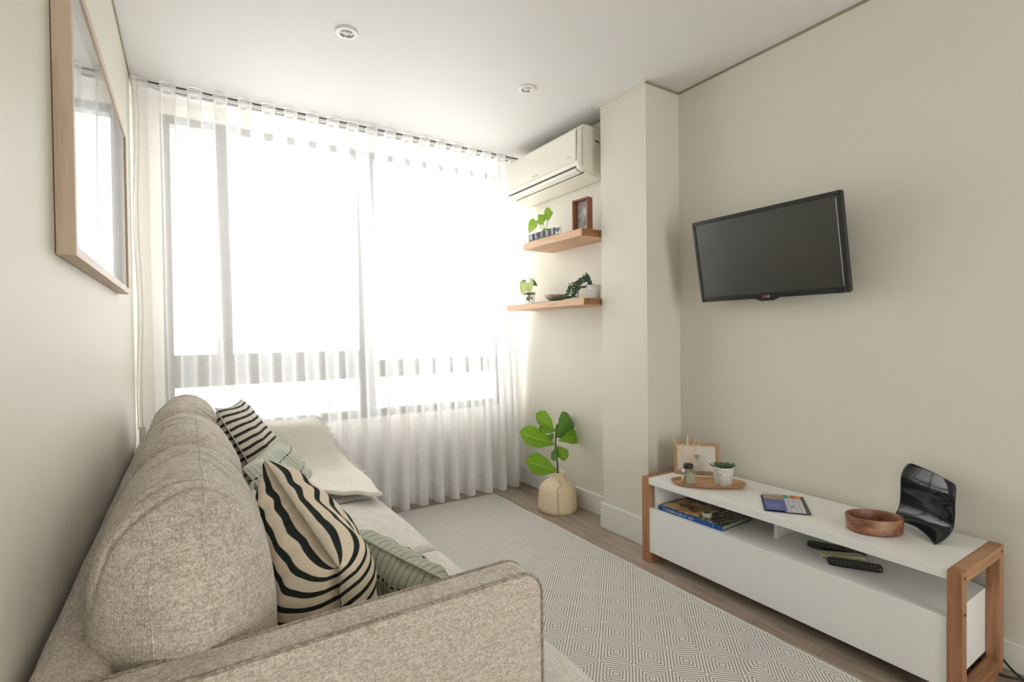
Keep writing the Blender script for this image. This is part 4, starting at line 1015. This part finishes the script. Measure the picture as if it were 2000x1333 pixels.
ls = thing('mini_succulent', tuple(KX @ Vector((.235, .045, .0203))), 'tiny succulent in a white ceramic dish on the blue-spined book', 'plant')
c = KX @ Vector((.238, .050, .0203))
m = M(); m.lathe([(.017, 0), (.021, .002), (.0235, .020), (.0235, .023), (.021, .023), (.020, .017), (.001, .017)], c, 28, cap1=False); m.build('dish', plain('dish_white', (.66, .66, .56), .4), ls, smooth=True)
rosette(ls, c.x, c.y, c.z+.016, .020, 10, leafmat('mini_green', (.10, .14, .05), (.26, .32, .14)), 1.0)

def remote(name, cx, cy, ang, ln, wd, hg, mat, label, btn, rows_, cols, z=zb, tilt_=0, glow=None):
    X = Matrix.Translation(Vector((cx, cy, z))) @ Matrix.Rotation(ang, 4, 'Z') @ Matrix.Rotation(tilt_, 4, 'Y')
    r = thing(name, (cx, cy, z), label, 'remote control', 'remote controls in the console shelf')
    m = M(); pr = oval(ln/2, wd/2, 40, 5)
    oval_shell(m, [(ln/2*.94, wd/2*.80, 0), (ln/2, wd/2, hg*.45), (ln/2*.99, wd/2*.97, hg*.85), (ln/2*.96, wd/2*.90, hg)], X, 6, 48)
    b = m.build('case', mat, r, smooth=False)
    for i in range(rows_):
        for j in range(cols):
            x = lerp(-ln*.40, ln*.36, i/(rows_-1)); y = lerp(-wd*.30, wd*.30, j/(cols-1))
            mm = btn[(i*cols+j) % len(btn)]
            M().box((x-ln*.013, y-wd*.075, hg), (x+ln*.013, y+wd*.075, hg+.0012), X).build('button', mm, b)
    return r
bgry = plain('button_grey', (.16, .17, .17), .6); bgrn = plain('button_green', (.10, .42, .08), .5); bdk = plain('button_dark', (.06, .065, .06), .5); byel = plain('button_cream', (.45, .43, .28), .6)
rblk = plain('remote_black', (.018, .019, .018), .35)
remote('remote_control', 2.176, 1.018, math.radians(-66), .200, .056, .014, rblk, 'black remote control lying farthest back in the console shelf', [bgry, bdk], 9, 4)
remote('remote_control', 2.118, .968, math.radians(-46), .150, .044, .018, plain('remote_cream', (.60, .57, .38), .45), 'cream remote control lying between two black remotes', [byel], 4, 2)
remote('remote_control', 2.078, .908, math.radians(-58), .175, .046, .018, rblk, 'black remote control with green buttons, nearest the shelf edge', [bgrn, bgry, bgry], 11, 3)

# cables by the wall
cbm = plain('cable_black', (.015, .015, .015), .5)
cb = thing('power_cable', (2.28, .50, 0), 'black power cables lying on the floor behind the console\'s near end', 'cable')
for pts in ([(2.322, .60, .10), (2.315, .55, .03), (2.29, .50, .006), (2.25, .44, .006), (2.20, .36, .006), (2.22, .28, .006)], [(2.25, .60, .006), (2.27, .53, .006), (2.31, .47, .006), (2.30, .40, .006), (2.26, .30, .006)], [(2.18, .62, .006), (2.16, .53, .006), (2.19, .46, .006), (2.27, .42, .006), (2.31, .30, .006)]):
    P_ = [Vector(p) for p in pts]; out = []
    for i in range(len(P_)-1):
        for k in range(6):
            t = k/6; p0, p1, p2, p3 = P_[max(0, i-1)], P_[i], P_[i+1], P_[min(len(P_)-1, i+2)]
            out.append(.5*((2*p1)+(-p0+p2)*t+(2*p0-5*p1+4*p2-p3)*t*t+(-p0+3*p1-3*p2+p3)*t**3))
    m = M(); m.tube(out, .0035, 6); m.build('cable', cbm, cb, smooth=True)

# ---------------------------------------------------------------- large picture on the left wall
pic = thing('framed_picture', (XL, 1.99, 1.342), 'large pale oak framed picture under glass on the left wall', 'picture')
py0, py1, pz0, pz1, px = 1.412, 2.572, 1.338, 1.985, -.198
oakp = wood('picture_oak', (.50, .36, .25), (.66, .52, .39), 'y', 14, .5, 10); oakv = wood('picture_oak_upright', (.44, .31, .215), (.60, .465, .345), 'z', 14, .5, 10)
ft = .022
M().box((XL+.002, py0, pz0), (px, py0+ft, pz1)).build('frame_side', oakv, pic, bevel=.0008)
M().box((XL+.002, py1-ft, pz0), (px, py1, pz1)).build('frame_side', oakv, pic, bevel=.0008)
M().box((XL+.002, py0+ft, pz0), (px, py1-ft, pz0+ft)).build('frame_side', oakp, pic, bevel=.0008)
M().box((XL+.002, py0+ft, pz1-ft), (px, py1-ft, pz1)).build('frame_side', oakp, pic, bevel=.0008)
M().box((XL+.002, py0+ft, pz0+ft), (XL+.008, py1-ft, pz1-ft)).build('mat_board', plain('mat_white', (.84, .85, .83), .7), pic)
prm, t_, b_ = nt('soft_print'); nn = N(t_, 'ShaderNodeTexNoise'); nn.inputs['Scale'].default_value = 5; nn.inputs['Detail'].default_value = 5; L(t_, coords(t_, (1, 1, 2)), nn.inputs['Vector'])
L(t_, ramp(t_, nn.outputs[0], [(.35, (.66, .70, .68)), (.6, (.78, .81, .79))]), b_.inputs['Base Color'])
M().box((XL+.008, py0+.16, pz0+.12), (XL+.009, py1-.16, pz1-.12)).build('print', prm, pic)
M().box((px-.007, py0+ft, pz0+ft), (px-.004, py1-ft, pz1-ft)).build('glass', picglass_m, pic)

# ---------------------------------------------------------------- downlights
for (x_, y_, lab_) in ((.612, 2.291, 'round recessed ceiling downlight, left one nearer the sofa'), (1.582, 2.305, 'round recessed ceiling downlight, right one nearer the pillar')):
    d = thing('downlight', (x_, y_, H-.008), lab_, 'ceiling light', 'recessed downlights')
    m = M(); m.lathe([(.030, .0), (.047, .001), (.050, .005), (.050, .008), (.030, .008), (.030, .0)], (x_, y_, H-.008), 40, cap0=False, cap1=False); m.build('ring', trim_w, d, smooth=False)
    m = M(); m.lathe([(.030, -.001), (.028, .006), (.024, .0075), (.001, .0075)], (x_, y_, H-.008), 32, cap0=False, cap1=False); m.build('reflector', plain('lamp_chrome', (.55, .53, .5), .25, .7) if 'lamp_chrome' not in bpy.data.materials else bpy.data.materials['lamp_chrome'], d, smooth=True)
    m = M(); m.lathe([(.021, .003), (.022, .006), (.001, .0065)], (x_, y_, H-.008), 24, cap1=False); m.build('bulb', plain('lamp_glass', (.72, .71, .70), .2) if 'lamp_glass' not in bpy.data.materials else bpy.data.materials['lamp_glass'], d, smooth=True)

for o in bpy.data.objects:
    if '_o' in o: del o['_o']
    if 'label' in o and not o['label']: del o['label']
